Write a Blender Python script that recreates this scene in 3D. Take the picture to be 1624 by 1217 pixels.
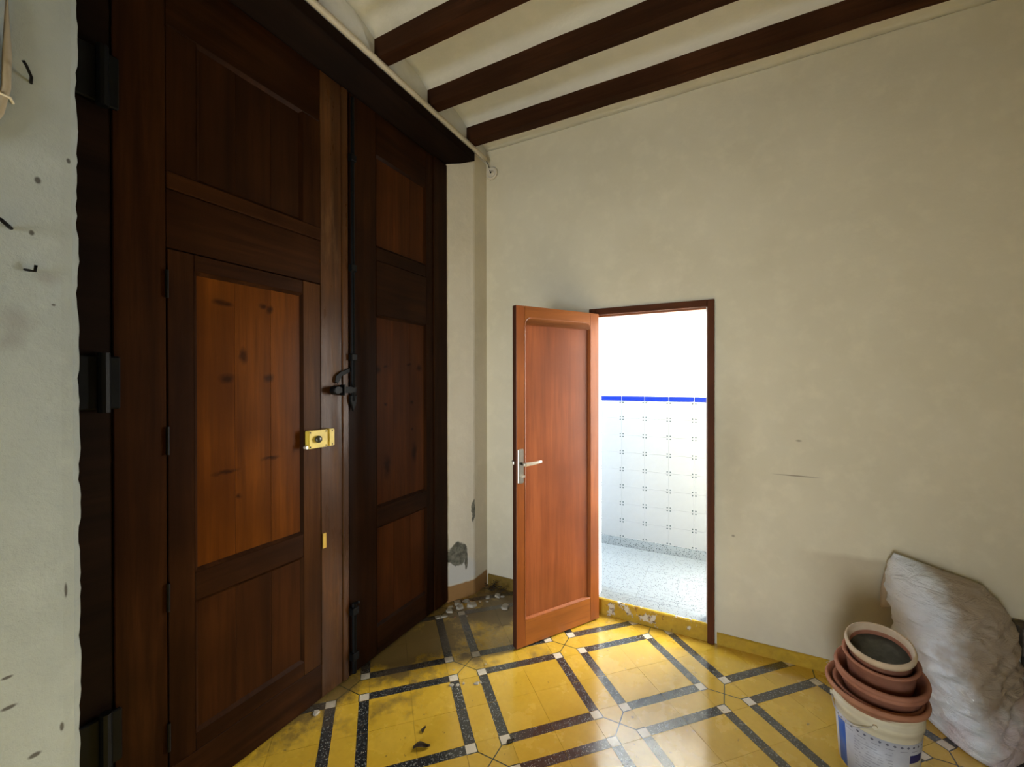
import bpy, bmesh, math, random
from mathutils import Vector, Matrix, noise
random.seed(7)
R = math.radians
for o in list(bpy.data.objects): bpy.data.objects.remove(o)
scene = bpy.context.scene
COL = scene.collection

# ------------------------------------------------------------------ camera
CAM_H = 1.568
cam_d = bpy.data.cameras.new('camera'); cam = bpy.data.objects.new('camera', cam_d); COL.objects.link(cam)
cam.location = (0, 0, CAM_H)
cam.rotation_euler = (R(90 - 0.203), R(0.097), R(27.529))
cam_d.sensor_fit = 'HORIZONTAL'; cam_d.sensor_width = 36.0
cam_d.lens = 36.0 * 661.445 / 1624.0
cam_d.clip_start = 0.02
scene.camera = cam

# ------------------------------------------------------------------ world, lamps, exposure
w = bpy.data.worlds.new('world'); scene.world = w; w.use_nodes = True
bg = w.node_tree.nodes['Background']; bg.inputs[0].default_value = (0.75, 0.86, 1.0, 1); bg.inputs[1].default_value = 0.6
def area(name, loc, rot, sx, sy, power, col):
    d = bpy.data.lights.new(name, 'AREA'); d.shape = 'RECTANGLE'; d.size = sx; d.size_y = sy
    d.energy = power; d.color = col
    o = bpy.data.objects.new(name, d); COL.objects.link(o); o.location = loc; o.rotation_euler = rot
    return o
# daylight falling into the light well: sky from above, an open end on one side, plus an unseen lamp added at its far wall to brighten the room
area('light_well_sky', (-1.0, 3.30, 3.40), (0, 0, 0), 2.6, 0.72, 32, (0.86, 0.93, 1.0))
area('light_well_open_end', (-2.55, 3.33, 1.5), (0, R(-90), 0), 2.4, 0.74, 135, (0.72, 0.86, 1.0))
area('light_well_added_lamp', (0.50, 3.715, 1.55), (R(-90), 0, 0), 0.86, 2.1, 200, (1.0, 0.96, 0.88))
# daylight from the yard beyond the rear opening behind the camera, and an added spot bounced off the floor there to lift the ceiling
area('yard_daylight', (-0.6, -4.5, 1.1), (R(90), 0, 0), 1.6, 2.2, 205, (0.90, 0.96, 1.0))
sd = bpy.data.lights.new('added_bounce_spot', 'SPOT'); sd.energy = 6000; sd.spot_size = R(26); sd.spot_blend = 0.3; sd.shadow_soft_size = 0.05; sd.color = (0.90, 0.96, 1.0)
so = bpy.data.objects.new('added_bounce_spot', sd); COL.objects.link(so); so.location = (-0.7, -4.2, 3.2)
so.rotation_euler = (Vector((-0.7, -0.75, 0)) - so.location).to_track_quat('-Z', 'Y').to_euler()
scene.view_settings.view_transform = 'Standard'; scene.view_settings.look = 'None'
scene.view_settings.gamma = 1.0; scene.view_settings.use_curve_mapping = False
scene.view_settings.exposure = 0.0
try: scene.cycles.max_bounces = 10; scene.cycles.diffuse_bounces = 6
except Exception: pass

# ------------------------------------------------------------------ node helpers
class Mat:
    def __init__(s, name, rough=0.6, spec=0.4, metal=0.0):
        s.m = bpy.data.materials.new(name); s.m.use_nodes = True
        s.nt = s.m.node_tree; s.b = s.nt.nodes['Principled BSDF']
        s.b.inputs['Roughness'].default_value = rough; s.b.inputs['Metallic'].default_value = metal
        s.b.inputs['Specular IOR Level'].default_value = spec
    def n(s, t, **kw):
        nd = s.nt.nodes.new(t)
        for k, v in kw.items():
            if k.startswith('i_'):
                key = k[2:]; key = int(key) if key.isdigit() else key
                s.set(nd.inputs[key], v)
            else: setattr(nd, k, v)
        return nd
    def set(s, sock, v):
        if isinstance(v, bpy.types.NodeSocket): s.nt.links.new(v, sock)
        elif isinstance(v, bpy.types.Node): s.nt.links.new(v.outputs[0], sock)
        else: sock.default_value = v
    def pos(s): return s.n('ShaderNodeNewGeometry').outputs['Position']
    def obj(s): return s.n('ShaderNodeTexCoord').outputs['Object']
    def rnd(s): return s.n('ShaderNodeObjectInfo').outputs['Random']
    def scale(s, v, sc, add=None):
        a = s.n('ShaderNodeVectorMath', operation='MULTIPLY', i_0=v, i_1=sc).outputs[0]
        if add is not None:
            a = s.n('ShaderNodeVectorMath', operation='ADD', i_0=a, i_1=add).outputs[0]
        return a
    def noise(s, v, sc, det=4, rough=0.55, dist=0.0):
        return s.n('ShaderNodeTexNoise', i_Vector=v, i_Scale=sc, i_Detail=det, i_Roughness=rough, i_Distortion=dist).outputs[0]
    def voro(s, v, sc, out='Distance', feature='F1'):
        return s.n('ShaderNodeTexVoronoi', i_Vector=v, i_Scale=sc, feature=feature).outputs[out]
    def math(s, op, a, b=0.0, clamp=False): return s.n('ShaderNodeMath', operation=op, use_clamp=clamp, i_0=a, i_1=b).outputs[0]
    def rng(s, v, a, b, c=0.0, d=1.0): return s.n('ShaderNodeMapRange', i_0=v, i_1=a, i_2=b, i_3=c, i_4=d, clamp=True).outputs[0]
    def mix(s, f, a, b, mode='MIX'):
        nd = s.n('ShaderNodeMix', data_type='RGBA', blend_type=mode)
        s.set(nd.inputs[0], f); s.set(nd.inputs[6], c4(a)); s.set(nd.inputs[7], c4(b)); return nd.outputs[2]
    def ramp(s, v, stops):
        nd = s.n('ShaderNodeValToRGB', i_0=v); e = nd.color_ramp.elements
        while len(e) < len(stops): e.new(0.5)
        for k, (p, c) in enumerate(stops): e[k].position = p; e[k].color = c4(c)
        return nd.outputs[0]
    def col(s, v): s.set(s.b.inputs['Base Color'], c4(v)); return s
    def ro(s, v): s.set(s.b.inputs['Roughness'], v); return s
    def bump(s, v, dist=0.002, strength=1.0):
        nd = s.n('ShaderNodeBump', i_Height=v, i_Strength=strength, i_Distance=dist)
        s.set(s.b.inputs['Normal'], nd.outputs[0]); return s
    def sep(s, v): return s.n('ShaderNodeSeparateXYZ', i_0=v).outputs
    def blob(s, p, c, r, soft=0.4, warp=None, amt=0.0):
        """1 inside an ellipsoid of radii r about c"""
        if warp is not None:
            off = s.n('ShaderNodeVectorMath', operation='SUBTRACT', i_0=warp, i_1=(0.5, 0.5, 0.5)).outputs[0]
            off = s.scale(off, (amt, amt, amt)); p = s.n('ShaderNodeVectorMath', operation='ADD', i_0=p, i_1=off).outputs[0]
        d = s.n('ShaderNodeVectorMath', operation='SUBTRACT', i_0=p, i_1=c).outputs[0]
        d = s.scale(d, tuple(1.0 / q for q in r))
        l = s.n('ShaderNodeVectorMath', operation='LENGTH', i_0=d).outputs['Value']
        return s.rng(l, 1.0 - soft, 1.0 + soft, 1.0, 0.0)
def c4(v):
    if isinstance(v, (tuple, list)) and len(v) == 3: return (*v, 1.0)
    return v
def srgb(r, g, b):
    f = lambda c: c / 12.92 if c <= 0.04045 else ((c + 0.055) / 1.055) ** 2.4
    return (f(r / 255), f(g / 255), f(b / 255))

# ------------------------------------------------------------------ materials
def plaster(name, base, dark, bumpd=0.003, rough=0.85, extra=None, pits=False):
    m = Mat(name, rough, 0.25); p = m.pos()
    n1 = m.noise(p, 1.3, 5, 0.6); n2 = m.noise(p, 9, 4, 0.6)
    c = m.mix(m.rng(n1, 0.35, 0.7), base, dark)
    c = m.mix(m.rng(n2, 0.5, 0.75, 0, 0.35), c, tuple(min(1, q * 1.18) for q in base))
    if extra: c = extra(m, p, c)
    n3 = m.noise(p, 60, 5, 0.7); n4 = m.noise(p, 7, 3)
    h = m.math('ADD', m.math('MULTIPLY', n3, 0.35), n4)
    if pits:
        pt = m.rng(m.voro(p, 16), 0.02, 0.07, 1, 0)
        pm = m.rng(m.noise(p, 3.1, 2), 0.55, 0.62)
        pt = m.math('MULTIPLY', pt, pm); c = m.mix(m.math('MULTIPLY', pt, 0.75), c, (0.06, 0.055, 0.05))
        h = m.math('SUBTRACT', h, pt)
    m.col(c).bump(h, bumpd); return m.m

def back_extra(m, p, c):
    s = m.sep(p); wv = m.noise(p, 2.2, 4)
    z = m.math('ADD', s[2], m.math('MULTIPLY', m.math('SUBTRACT', wv, 0.5), 0.10))
    low = m.math('MULTIPLY', m.rng(z, 0.66, 0.63, 0, 1), m.math('MULTIPLY', m.rng(s[0], 0.30, 0.55, 0, 1), m.rng(s[0], 0.95, 0.80, 0, 1)))
    c = m.mix(m.math('MULTIPLY', low, 0.5), c, (0.40, 0.33, 0.22))
    damp = m.math('MULTIPLY', m.rng(z, 0.5, 0.1, 0, 0.5), m.rng(wv, 0.35, 0.6))
    c = m.mix(damp, c, (0.52, 0.49, 0.42))
    # hand marks by the door frame, a few scratches
    hm = m.blob(p, (-0.02, 2.775, 1.15), (0.10, 0.5, 0.35), 0.7, m.n('ShaderNodeTexNoise', i_Vector=p, i_Scale=5.0).outputs[1], 0.15)
    c = m.mix(m.math('MULTIPLY', hm, 0.22), c, (0.30, 0.26, 0.19))
    for q, r in (((0.33, 2.775, 1.045), (0.085, 0.4, 0.0035)), ((0.34, 2.775, 1.24), (0.012, 0.4, 0.005)), ((0.02, 2.775, 0.66), (0.008, .4, .006))):
        c = m.mix(m.math('MULTIPLY', m.blob(p, q, r, 0.5), 0.6), c, (0.16, 0.12, 0.07))
    return c
M_BACK = plaster('cream_plaster', (0.74, 0.69, 0.54), (0.66, 0.61, 0.46), 0.0022, extra=back_extra)

def left_extra(m, p, c):
    s = m.sep(p)
    wn = m.n('ShaderNodeTexNoise', i_Vector=p, i_Scale=9.0, i_Detail=5.0).outputs[1]
    for q, r in (((-1.667, 0.37, 1.73), (0.3, 0.03, 0.028)), ((-1.667, 0.36, 1.68), (0.3, 0.02, 0.02)), ((-1.667, 0.43, 1.86), (0.3, 0.02, .015))):
        c = m.mix(m.math('MULTIPLY', m.blob(p, q, r, 0.7, wn, 0.05), 0.45), c, (0.22, 0.22, 0.22))
    for q, r in (((-1.667, 0.412, 2.118), (.1, .006, .009)), ((-1.667, .399, 1.973), (.1, .005, .007)), ((-1.667, .472, 2.2), (.1, .004, .007)), ((-1.667, .44, 1.785), (.1, .004, .003)),
                 ((-1.667, .355, .72), (.1, .013, .005)), ((-1.667, .352, .80), (.1, .01, .004)), ((-1.667, .40, .56), (.1, .012, .006)), ((-1.667, .425, .43), (.1, .014, .004)), ((-1.667, .43, .36), (.1, .008, .005)), ((-1.667, .452, .60), (.1, .004, .012)), ((-1.667, .462, .98), (.1, .003, .02))):
        c = m.mix(m.math('MULTIPLY', m.blob(p, q, r, 0.3, wn, 0.006), 0.85), c, (0.05, 0.045, 0.04))
    return c
M_LEFT = plaster('grey_white_plaster', (0.38, 0.43, 0.44), (0.305, 0.35, 0.36), 0.006, extra=left_extra)

def jamb_extra(m, p, c):
    s = m.sep(p)
    wn = m.n('ShaderNodeTexNoise', i_Vector=p, i_Scale=11.0, i_Detail=5.0).outputs[1]
    k = m.blob(p, (-1.735, 2.475, 0.335), (0.3, 0.062, 0.085), 0.06, wn, 0.10)
    k = m.math('MAXIMUM', k, m.blob(p, (-1.69, 2.535, 0.27), (0.3, 0.012, 0.06), 0.06, wn, 0.05))
    k = m.math('MAXIMUM', k, m.blob(p, (-1.68, 2.588, 0.62), (0.3, 0.011, 0.085), 0.08, wn, 0.05))
    cem = m.mix(m.rng(m.noise(p, 35, 5), 0.35, 0.65), (0.10, 0.10, 0.075), (0.24, 0.23, 0.18))
    c = m.mix(m.blob(p, (-1.735, 2.49, 0.20), (0.4, 0.12, 0.09), 0.15, wn, 0.1), c, (0.66, 0.65, 0.60))
    c = m.mix(k, c, cem)
    zz = m.math('ADD', s[2], m.math('MULTIPLY', m.math('SUBTRACT', m.noise(p, 14, 3), 0.5), 0.03))
    c = m.mix(m.rng(zz, 0.118, 0.108, 0, 1), c, (0.36, 0.20, 0.075))
    return c
M_JAMB = plaster('jamb_plaster', (0.76, 0.71, 0.58), (0.66, 0.61, 0.48), 0.004, extra=jamb_extra)
M_CEIL = plaster('ceiling_plaster', (0.86, 0.875, 0.85), (0.78, 0.79, 0.76), 0.003)
M_WHITE = plaster('white_limewash', (0.86, 0.87, 0.88), (0.82, 0.83, 0.84), 0.001)

def wood(name, dark, light, axis=2, sc=1.0, rough=0.45, spec=0.05, knots=None, scuff=0.0, contrast=(0.3, 0.7), coat=0.0):
    m = Mat(name, rough, spec); o = m.obj(); rn = m.rnd()
    v = [14 * sc] * 3; v[axis] = 0.75 * sc
    add = m.n('ShaderNodeCombineXYZ', i_0=m.math('MULTIPLY', rn, 31.0), i_1=m.math('MULTIPLY', rn, 17.0), i_2=m.math('MULTIPLY', rn, 23.0)).outputs[0]
    vec = m.scale(o, tuple(v), add)
    g1 = m.noise(vec, 1.0, 6, 0.62, 0.6); g2 = m.noise(vec, 6.0, 4, 0.6)
    c = m.mix(m.rng(g1, *contrast), dark, light)
    c = m.mix(m.rng(g2, 0.45, 0.75, 0, 0.45), c, tuple(q * 0.55 for q in dark))
    big = m.noise(m.scale(o, (2.5, 2.5, 2.5), add), 1.0, 2)
    c = m.mix(m.rng(big, 0.38, 0.66, 0, 0.6), c, tuple(q * 0.8 for q in dark))
    if knots:
        p = m.pos(); wn = m.n('ShaderNodeTexNoise', i_Vector=p, i_Scale=22.0, i_Detail=3.0).outputs[1]
        for (y, z, ry, rz) in knots:
            c = m.mix(m.math('MULTIPLY', m.blob(p, (-1.79, y, z), (0.3, ry, rz), 0.55, wn, 0.03), 0.8), c, tuple(q * 0.22 for q in dark))
    if scuff:
        p = m.pos(); s1 = m.noise(m.scale(p, (5, 9, 1.6)), 1.0, 6, 0.7)
        c = m.mix(m.rng(s1, 0.56, 0.72, 0, scuff), c, (0.19, 0.105, 0.035))
        m.ro(m.rng(s1, 0.4, 0.7, rough * 0.75, min(1, rough * 1.5)))
    m.b.inputs['Coat Weight'].default_value = coat; m.b.inputs['Coat Roughness'].default_value = 0.25
    m.col(c).bump(m.math('ADD', g1, m.math('MULTIPLY', g2, 0.5)), 0.0009, 0.7); return m.m
GD, GL = (0.014, 0.0045, 0.0013), (0.042, 0.0145, 0.004)
M_GATE_V = wood('gate_wood_upright', GD, GL, 2, rough=0.42)
M_GATE_H = wood('gate_wood_level', GD, GL, 1, rough=0.42)
M_GATE_S = wood('gate_wood_worn', (0.040, 0.015, 0.0045), (0.115, 0.046, 0.013), 2, rough=0.36, spec=0.14, scuff=0.4)
M_GATE_M = wood('gate_wood_wicket', (0.028, 0.010, 0.0028), (0.078, 0.029, 0.0075), 2, rough=0.4)
PD, PL = (0.060, 0.016, 0.0016), (0.145, 0.042, 0.004)
KN_L = [(0.93, 1.885, .022, .012), (0.962, 1.885, .016, .010), (1.105, 1.90, .016, .010), (1.135, 1.885, .012, .014), (0.955, 1.583, .022, .016), (1.125, 1.585, .02, .018),
        (0.95, 1.21, .04, .008), (1.135, 1.235, .032, .007), (1.00, 1.10, .01, .01), (1.02, 1.68, .012, .03), (0.98, .69, .025, .012)]
KN_R = [(1.765, 1.64, .022, .02), (2.13, 1.66, .02, .018), (1.83, 1.66, .015, .006), (2.03, 1.68, .02, .007), (1.83, 1.44, .014, .008), (2.06, 1.44, .015, .01), (1.84, 1.07, .02, .06), (2.08, 1.12, .02, .05), (2.06, 1.27, .008, .01)]
M_PANEL_L = wood('gate_panel_left', PD, PL, 2, 0.7, 0.36, knots=KN_L)
M_PANEL_R = wood('gate_panel_right', (0.042, 0.0125, 0.003), (0.105, 0.031, 0.007), 2, 0.7, 0.4, knots=KN_R)
M_PANEL_D = wood('gate_panel_dull', (0.022, 0.007, 0.0016), (0.055, 0.017, 0.0035), 2, 0.7, 0.45)
M_PANEL_U = wood('gate_panel_shaded', (0.014, 0.005, 0.0016), (0.036, 0.012, 0.0034), 2, 0.7, 0.45)  # upper panel: scarce light up there put into a darker wood colour
M_LINTEL = wood('lintel_wood', (0.006, 0.003, 0.0018), (0.018, 0.008, 0.004), 1, rough=0.6)
M_BEAM = wood('beam_wood', (0.030, 0.012, 0.006), (0.075, 0.028, 0.012), 0, rough=0.55)
M_FRAME = wood('door_frame_wood', (0.075, 0.026, 0.012), (0.15, 0.052, 0.022), 2, rough=0.5)
M_FRAME_H = wood('door_frame_wood_level', (0.075, 0.026, 0.012), (0.15, 0.052, 0.022), 0, rough=0.5)
M_DOOR = wood('door_varnished', (0.24, 0.062, 0.012), (0.40, 0.115, 0.024), 2, 0.8, 0.38, spec=0.3, coat=0.15)
M_DOOR_H = wood('door_varnished_level', (0.24, 0.07, 0.012), (0.42, 0.13, 0.022), 0, 0.8, 0.38, spec=0.3, coat=0.15)
M_DPAN = wood('door_panel_veneer', (0.20, 0.050, 0.015), (0.38, 0.108, 0.034), 2, 0.55, 0.36, spec=0.3, coat=0.15, contrast=(0.3, 0.68))
M_DEDGE = wood('door_edge_wood', (0.05, 0.02, 0.012), (0.09, 0.035, 0.02), 2, rough=0.5)
M_BOARD = wood('old_board', (0.10, 0.085, 0.065), (0.22, 0.19, 0.15), 0, rough=0.8)

def flat(name, col, rough=0.5, metal=0.0, var=0.15, spec=0.4, bump=0.0):
    m = Mat(name, rough, spec, metal); n = m.noise(m.obj(), 22, 5, 0.6)
    m.col(m.mix(m.rng(n, 0.3, 0.7), tuple(q * (1 - var) for q in col), tuple(min(1, q * (1 + var)) for q in col)))
    if bump: m.bump(n, bump)
    return m.m
M_IRON = flat('black_iron', (0.0028, 0.003, 0.0033), 0.5, 0.0, 0.4, spec=0.12, bump=0.001)
M_BRASS = flat('yellow_painted_lock', (0.62, 0.47, 0.07), 0.42, 0.0, 0.12)
M_BRASS_D = flat('dull_brass', (0.55, 0.36, 0.07), 0.4, 0.5, 0.2)
M_KNOB = flat('grey_metal_knob', (0.09, 0.09, 0.08), 0.35, 0.8)
M_ALU = flat('satin_aluminium', (0.62, 0.60, 0.55), 0.32, 0.85, 0.08)
M_ALU_W = flat('pale_metal', (0.72, 0.66, 0.56), 0.3, 0.4, 0.08)
M_PIPE = flat('ivory_conduit', (0.62, 0.56, 0.44), 0.5, 0, 0.06)
M_CABLE = flat('beige_cable', (0.42, 0.36, 0.26), 0.5, 0, 0.06)
M_PORC = flat('porcelain', (0.70, 0.64, 0.52), 0.35, 0, 0.05)
M_CHIP = flat('plaster_chip', (0.40, 0.365, 0.30), 0.9, 0, 0.2, bump=0.003)
M_CHIP_T = flat('terracotta_chip', (0.35, 0.20, 0.12), 0.9, 0, 0.2, bump=0.003)
M_LITTER = flat('dark_litter', (0.035, 0.022, 0.010), 0.9, 0, 0.4)
M_GROUT = flat('dark_grout', (0.075, 0.062, 0.035), 0.9, 0, 0.2)

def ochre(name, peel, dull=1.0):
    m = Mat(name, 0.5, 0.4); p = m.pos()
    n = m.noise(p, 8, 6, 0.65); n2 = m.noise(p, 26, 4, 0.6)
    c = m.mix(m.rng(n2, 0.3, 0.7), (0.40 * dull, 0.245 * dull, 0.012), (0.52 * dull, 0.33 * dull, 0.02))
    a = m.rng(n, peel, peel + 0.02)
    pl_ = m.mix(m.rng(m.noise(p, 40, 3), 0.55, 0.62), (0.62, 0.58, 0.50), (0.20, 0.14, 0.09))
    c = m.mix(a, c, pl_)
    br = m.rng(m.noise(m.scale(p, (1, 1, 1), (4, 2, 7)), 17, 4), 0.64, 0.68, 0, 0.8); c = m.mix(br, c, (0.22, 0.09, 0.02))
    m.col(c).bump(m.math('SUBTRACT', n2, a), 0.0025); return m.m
M_OCHRE = ochre('ochre_paint', 0.66); M_OCHRE_P = ochre('ochre_paint_peeling', 0.575); M_OCHRE_SHADE = ochre('shaded_ochre_paint', 0.72, 0.38)  # last one is the same ochre with the corner's shade mixed in

def tilemat(name, a, b, grime_shade=0.5, speck=None, rough=0.2):
    m = Mat(name, rough, 0.5); p = m.pos(); rn = m.rnd()
    n = m.noise(p, 5, 5, 0.62); n2 = m.noise(p, 45, 4, 0.6)
    c = m.mix(m.rng(n, 0.32, 0.68), a, b)
    c = m.mix(m.rng(rn, 0, 1, 0, 0.30), c, tuple(q * 0.80 for q in a))
    c = m.mix(m.rng(n2, 0.4, 0.8, 0, 0.25), c, tuple(q * 0.7 for q in a))
    if speck:
        v = m.voro(p, 150); v2 = m.noise(p, 75, 3)
        k = m.math('MULTIPLY', m.rng(v, 0.30, 0.40, 1, 0), m.rng(v2, 0.47, 0.56)); c = m.mix(k, c, speck)
    # grime: brown blotches, thickened towards the gate corner to paint in the shade there
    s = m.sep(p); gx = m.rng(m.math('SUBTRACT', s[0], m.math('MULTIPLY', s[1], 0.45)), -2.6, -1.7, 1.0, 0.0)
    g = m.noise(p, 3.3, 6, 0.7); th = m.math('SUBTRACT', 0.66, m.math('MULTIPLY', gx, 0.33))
    k = m.math('MULTIPLY', m.rng(m.math('SUBTRACT', g, th), 0.0, 0.12), grime_shade)
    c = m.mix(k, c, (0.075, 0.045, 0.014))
    d = m.rng(m.noise(p, 21, 4), 0.69, 0.73, 0, 0.75); c = m.mix(d, c, (0.10, 0.06, 0.02))
    m.col(c); m.ro(m.math('ADD', m.rng(n, 0.3, 0.7, rough * 0.8, rough * 1.35), m.math('MULTIPLY', k, 0.35)))
    m.b.inputs['Coat Weight'].default_value = 1.0; m.b.inputs['Coat IOR'].default_value = 1.65
    m.set(m.b.inputs['Coat Roughness'], m.math('ADD', m.rng(n, 0.3, 0.7, 0.10, 0.20), m.math('MULTIPLY', k, 0.4)))
    m.bump(m.math('ADD', n, m.math('MULTIPLY', n2, 0.3)), 0.0006, 0.6); return m.m
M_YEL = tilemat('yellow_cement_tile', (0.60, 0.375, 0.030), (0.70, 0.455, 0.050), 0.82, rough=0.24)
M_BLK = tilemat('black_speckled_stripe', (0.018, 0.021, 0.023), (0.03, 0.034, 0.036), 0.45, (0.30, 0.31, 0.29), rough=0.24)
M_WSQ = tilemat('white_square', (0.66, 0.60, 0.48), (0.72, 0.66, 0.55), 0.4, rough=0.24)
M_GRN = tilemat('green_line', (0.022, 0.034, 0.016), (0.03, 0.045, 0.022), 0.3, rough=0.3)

def terrazzo(name, base, chips, dens):
    m = Mat(name, 0.3, 0.5); p = m.pos()
    v = m.n('ShaderNodeTexVoronoi', i_Vector=p, i_Scale=95.0); k = m.rng(v.outputs['Distance'], 0.30, 0.42, 1, 0)
    k = m.math('MULTIPLY', k, m.rng(m.sep(v.outputs['Color'])[0], dens, dens + 0.05, 1, 0))
    c = m.mix(k, base, chips); m.col(c); return m.m
M_TERR = terrazzo('pale_terrazzo', (0.170, 0.188, 0.196), (0.030, 0.040, 0.048), 0.45)
M_TERR_D = terrazzo('terrazzo_skirting', (0.15, 0.17, 0.18), (0.008, 0.013, 0.018), 0.62)
M_GLAZE = flat('white_glazed_tile', (0.205, 0.215, 0.222), 0.3, 0, 0.02, 0.15)
M_BLUE = flat('cobalt_glazed_strip', (0.0, 0.012, 0.19), 0.3, 0, 0.06, 0.1)
M_DOT = flat('blue_green_dot', (0.008, 0.022, 0.024), 0.3, 0, 0.1)

def terra(name, a, b, lime=0.0):
    m = Mat(name, 0.8, 0.3); o = m.obj()
    n = m.noise(o, 12, 5, 0.6); n2 = m.noise(m.scale(o, (3, 3, 70)), 1.0, 3)
    c = m.mix(m.rng(n, 0.3, 0.7), a, b); c = m.mix(m.rng(n2, 0.4, 0.7, 0, 0.3), c, tuple(q * 0.7 for q in a))
    if lime: c = m.mix(m.rng(m.noise(o, 7, 5, 0.7), 0.5 - lime * 0.2, 0.62, 0, 0.8), c, (0.58, 0.50, 0.38))
    m.col(c).bump(m.math('ADD', n, n2), 0.0012); return m.m
M_TC = terra('terracotta', (0.36, 0.15, 0.085), (0.46, 0.22, 0.13)); M_TC2 = terra('terracotta_dark', (0.30, 0.12, 0.07), (0.42, 0.19, 0.12))
M_TC3 = terra('terracotta_limed', (0.50, 0.36, 0.24), (0.62, 0.48, 0.34), 0.8)
M_SOIL = flat('grey_crust', (0.075, 0.075, 0.062), 0.9, 0, 0.4, bump=0.004)
M_PLAS = terra('dirty_white_plastic', (0.66, 0.60, 0.43), (0.74, 0.70, 0.56)); 
M_WIRE = flat('steel_wire', (0.5, 0.5, 0.48), 0.35, 0.8)

def bucket_label():
    m = Mat('printed_bucket_wrap', 0.4, 0.4); o = m.obj(); s = m.sep(o)
    ang = m.math('ARCTAN2', s[1], s[0]); z = s[2]
    c = m.mix(m.rng(m.noise(o, 14, 4), 0.4, 0.7), (0.50, 0.52, 0.60), (0.60, 0.62, 0.68))
    # fine rows of text blocks
    def rect(a0, a1, z0, z1):
        k = m.math('MULTIPLY', m.math('GREATER_THAN', ang, a0), m.math('LESS_THAN', ang, a1))
        return m.math('MULTIPLY', k, m.math('MULTIPLY', m.math('GREATER_THAN', z, z0), m.math('LESS_THAN', z, z1)))
    row = m.math('GREATER_THAN', m.math('FRACT', m.math('MULTIPLY', z, 90.0)), 0.55)
    tx = m.math('MULTIPLY', row, m.rng(m.noise(m.scale(o, (60, 60, 90)), 1.0, 2), 0.45, 0.5))
    c = m.mix(m.math('MULTIPLY', m.math('MULTIPLY', tx, rect(-2.35, -1.45, 0.05, 0.165)), 0.45), c, (0.16, 0.18, 0.26))
    c = m.mix(rect(-2.95, -2.62, 0.0, 0.185), c, (0.02, 0.10, 0.42))
    c = m.mix(rect(-1.02, -0.55, 0.13, 0.162), c, (0.03, 0.03, 0.13))
    c = m.mix(rect(-1.02, -0.55, 0.0, 0.13), c, (0.62, 0.55, 0.36))
    # line of little marks under the rim
    fr = m.math('FRACT', m.math('MULTIPLY', ang, 6.0)); dz = m.math('ABSOLUTE', m.math('SUBTRACT', z, 0.192))
    k = m.math('MULTIPLY', m.math('LESS_THAN', m.math('ABSOLUTE', m.math('SUBTRACT', fr, 0.5)), 0.22), m.math('LESS_THAN', m.math('ADD', dz, m.math('MULTIPLY', m.math('ABSOLUTE', m.math('SUBTRACT', fr, 0.5)), 0.02)), 0.0055))
    c = m.mix(m.math('MULTIPLY', k, 0.85), c, (0.07, 0.07, 0.12))
    fr = m.math('FRACT', m.math('MULTIPLY', ang, 3.1)); dz = m.math('ABSOLUTE', m.math('SUBTRACT', z, 0.176))
    k = m.math('MULTIPLY', m.math('LESS_THAN', fr, 0.62), m.math('LESS_THAN', dz, 0.0012)); c = m.mix(m.math('MULTIPLY', k, 0.6), c, (0.1, 0.1, 0.16))
    m.col(c); return m.m
M_WRAP = bucket_label()

def sackmat():
    m = Mat('woven_sack', 0.55, 0.35); o = m.obj()
    n = m.noise(o, 6, 5, 0.65)
    c = m.mix(m.rng(n, 0.35, 0.7), (0.84, 0.90, 0.98), (0.76, 0.82, 0.90))  # white with the cool daylight tint put into the colour
    s = m.sep(o); wn = m.noise(o, 5, 4, 0.6)
    sx = m.math('ADD', s[0], m.math('MULTIPLY', m.math('SUBTRACT', wn, 0.5), 0.30))
    side_shade = m.math('MULTIPLY', m.rng(sx, -0.13, -0.05, 0, 1), m.rng(s[2], 0.14, 0.24, 0, 1))
    c = m.mix(m.math('MULTIPLY', side_shade, 0.85), c, (0.40, 0.30, 0.19))  # brown right side: shade painted into the sack's colour
    pk = m.math('MULTIPLY', m.rng(s[2], 0.27, 0.20, 0, 1), m.rng(m.noise(o, 4, 3), 0.42, 0.58))
    c = m.mix(m.math('MULTIPLY', pk, 0.45), c, (0.62, 0.36, 0.36))
    wv = m.n('ShaderNodeTexWave', i_Vector=o, i_Scale=130.0); wh = m.n('ShaderNodeTexWave', i_Vector=o, i_Scale=130.0, bands_direction='Z')
    fold = m.noise(m.scale(o, (9, 9, 22)), 1.0, 4, 0.6, 1.2)
    m.col(c).bump(m.math('ADD', m.math('MULTIPLY', fold, 10.0), m.math('MULTIPLY', m.math('ADD', wv.outputs[1], wh.outputs[1]), 0.25)), 0.0022); return m.m
M_SACK = sackmat()
def filmmat():
    m = Mat('clear_film', 0.25, 0.5); m.col((0.62, 0.52, 0.40)); m.b.inputs['Alpha'].default_value = 0.55
    m.bump(m.noise(m.obj(), 18, 4), 0.004); return m.m
M_FILM = filmmat()

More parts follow.
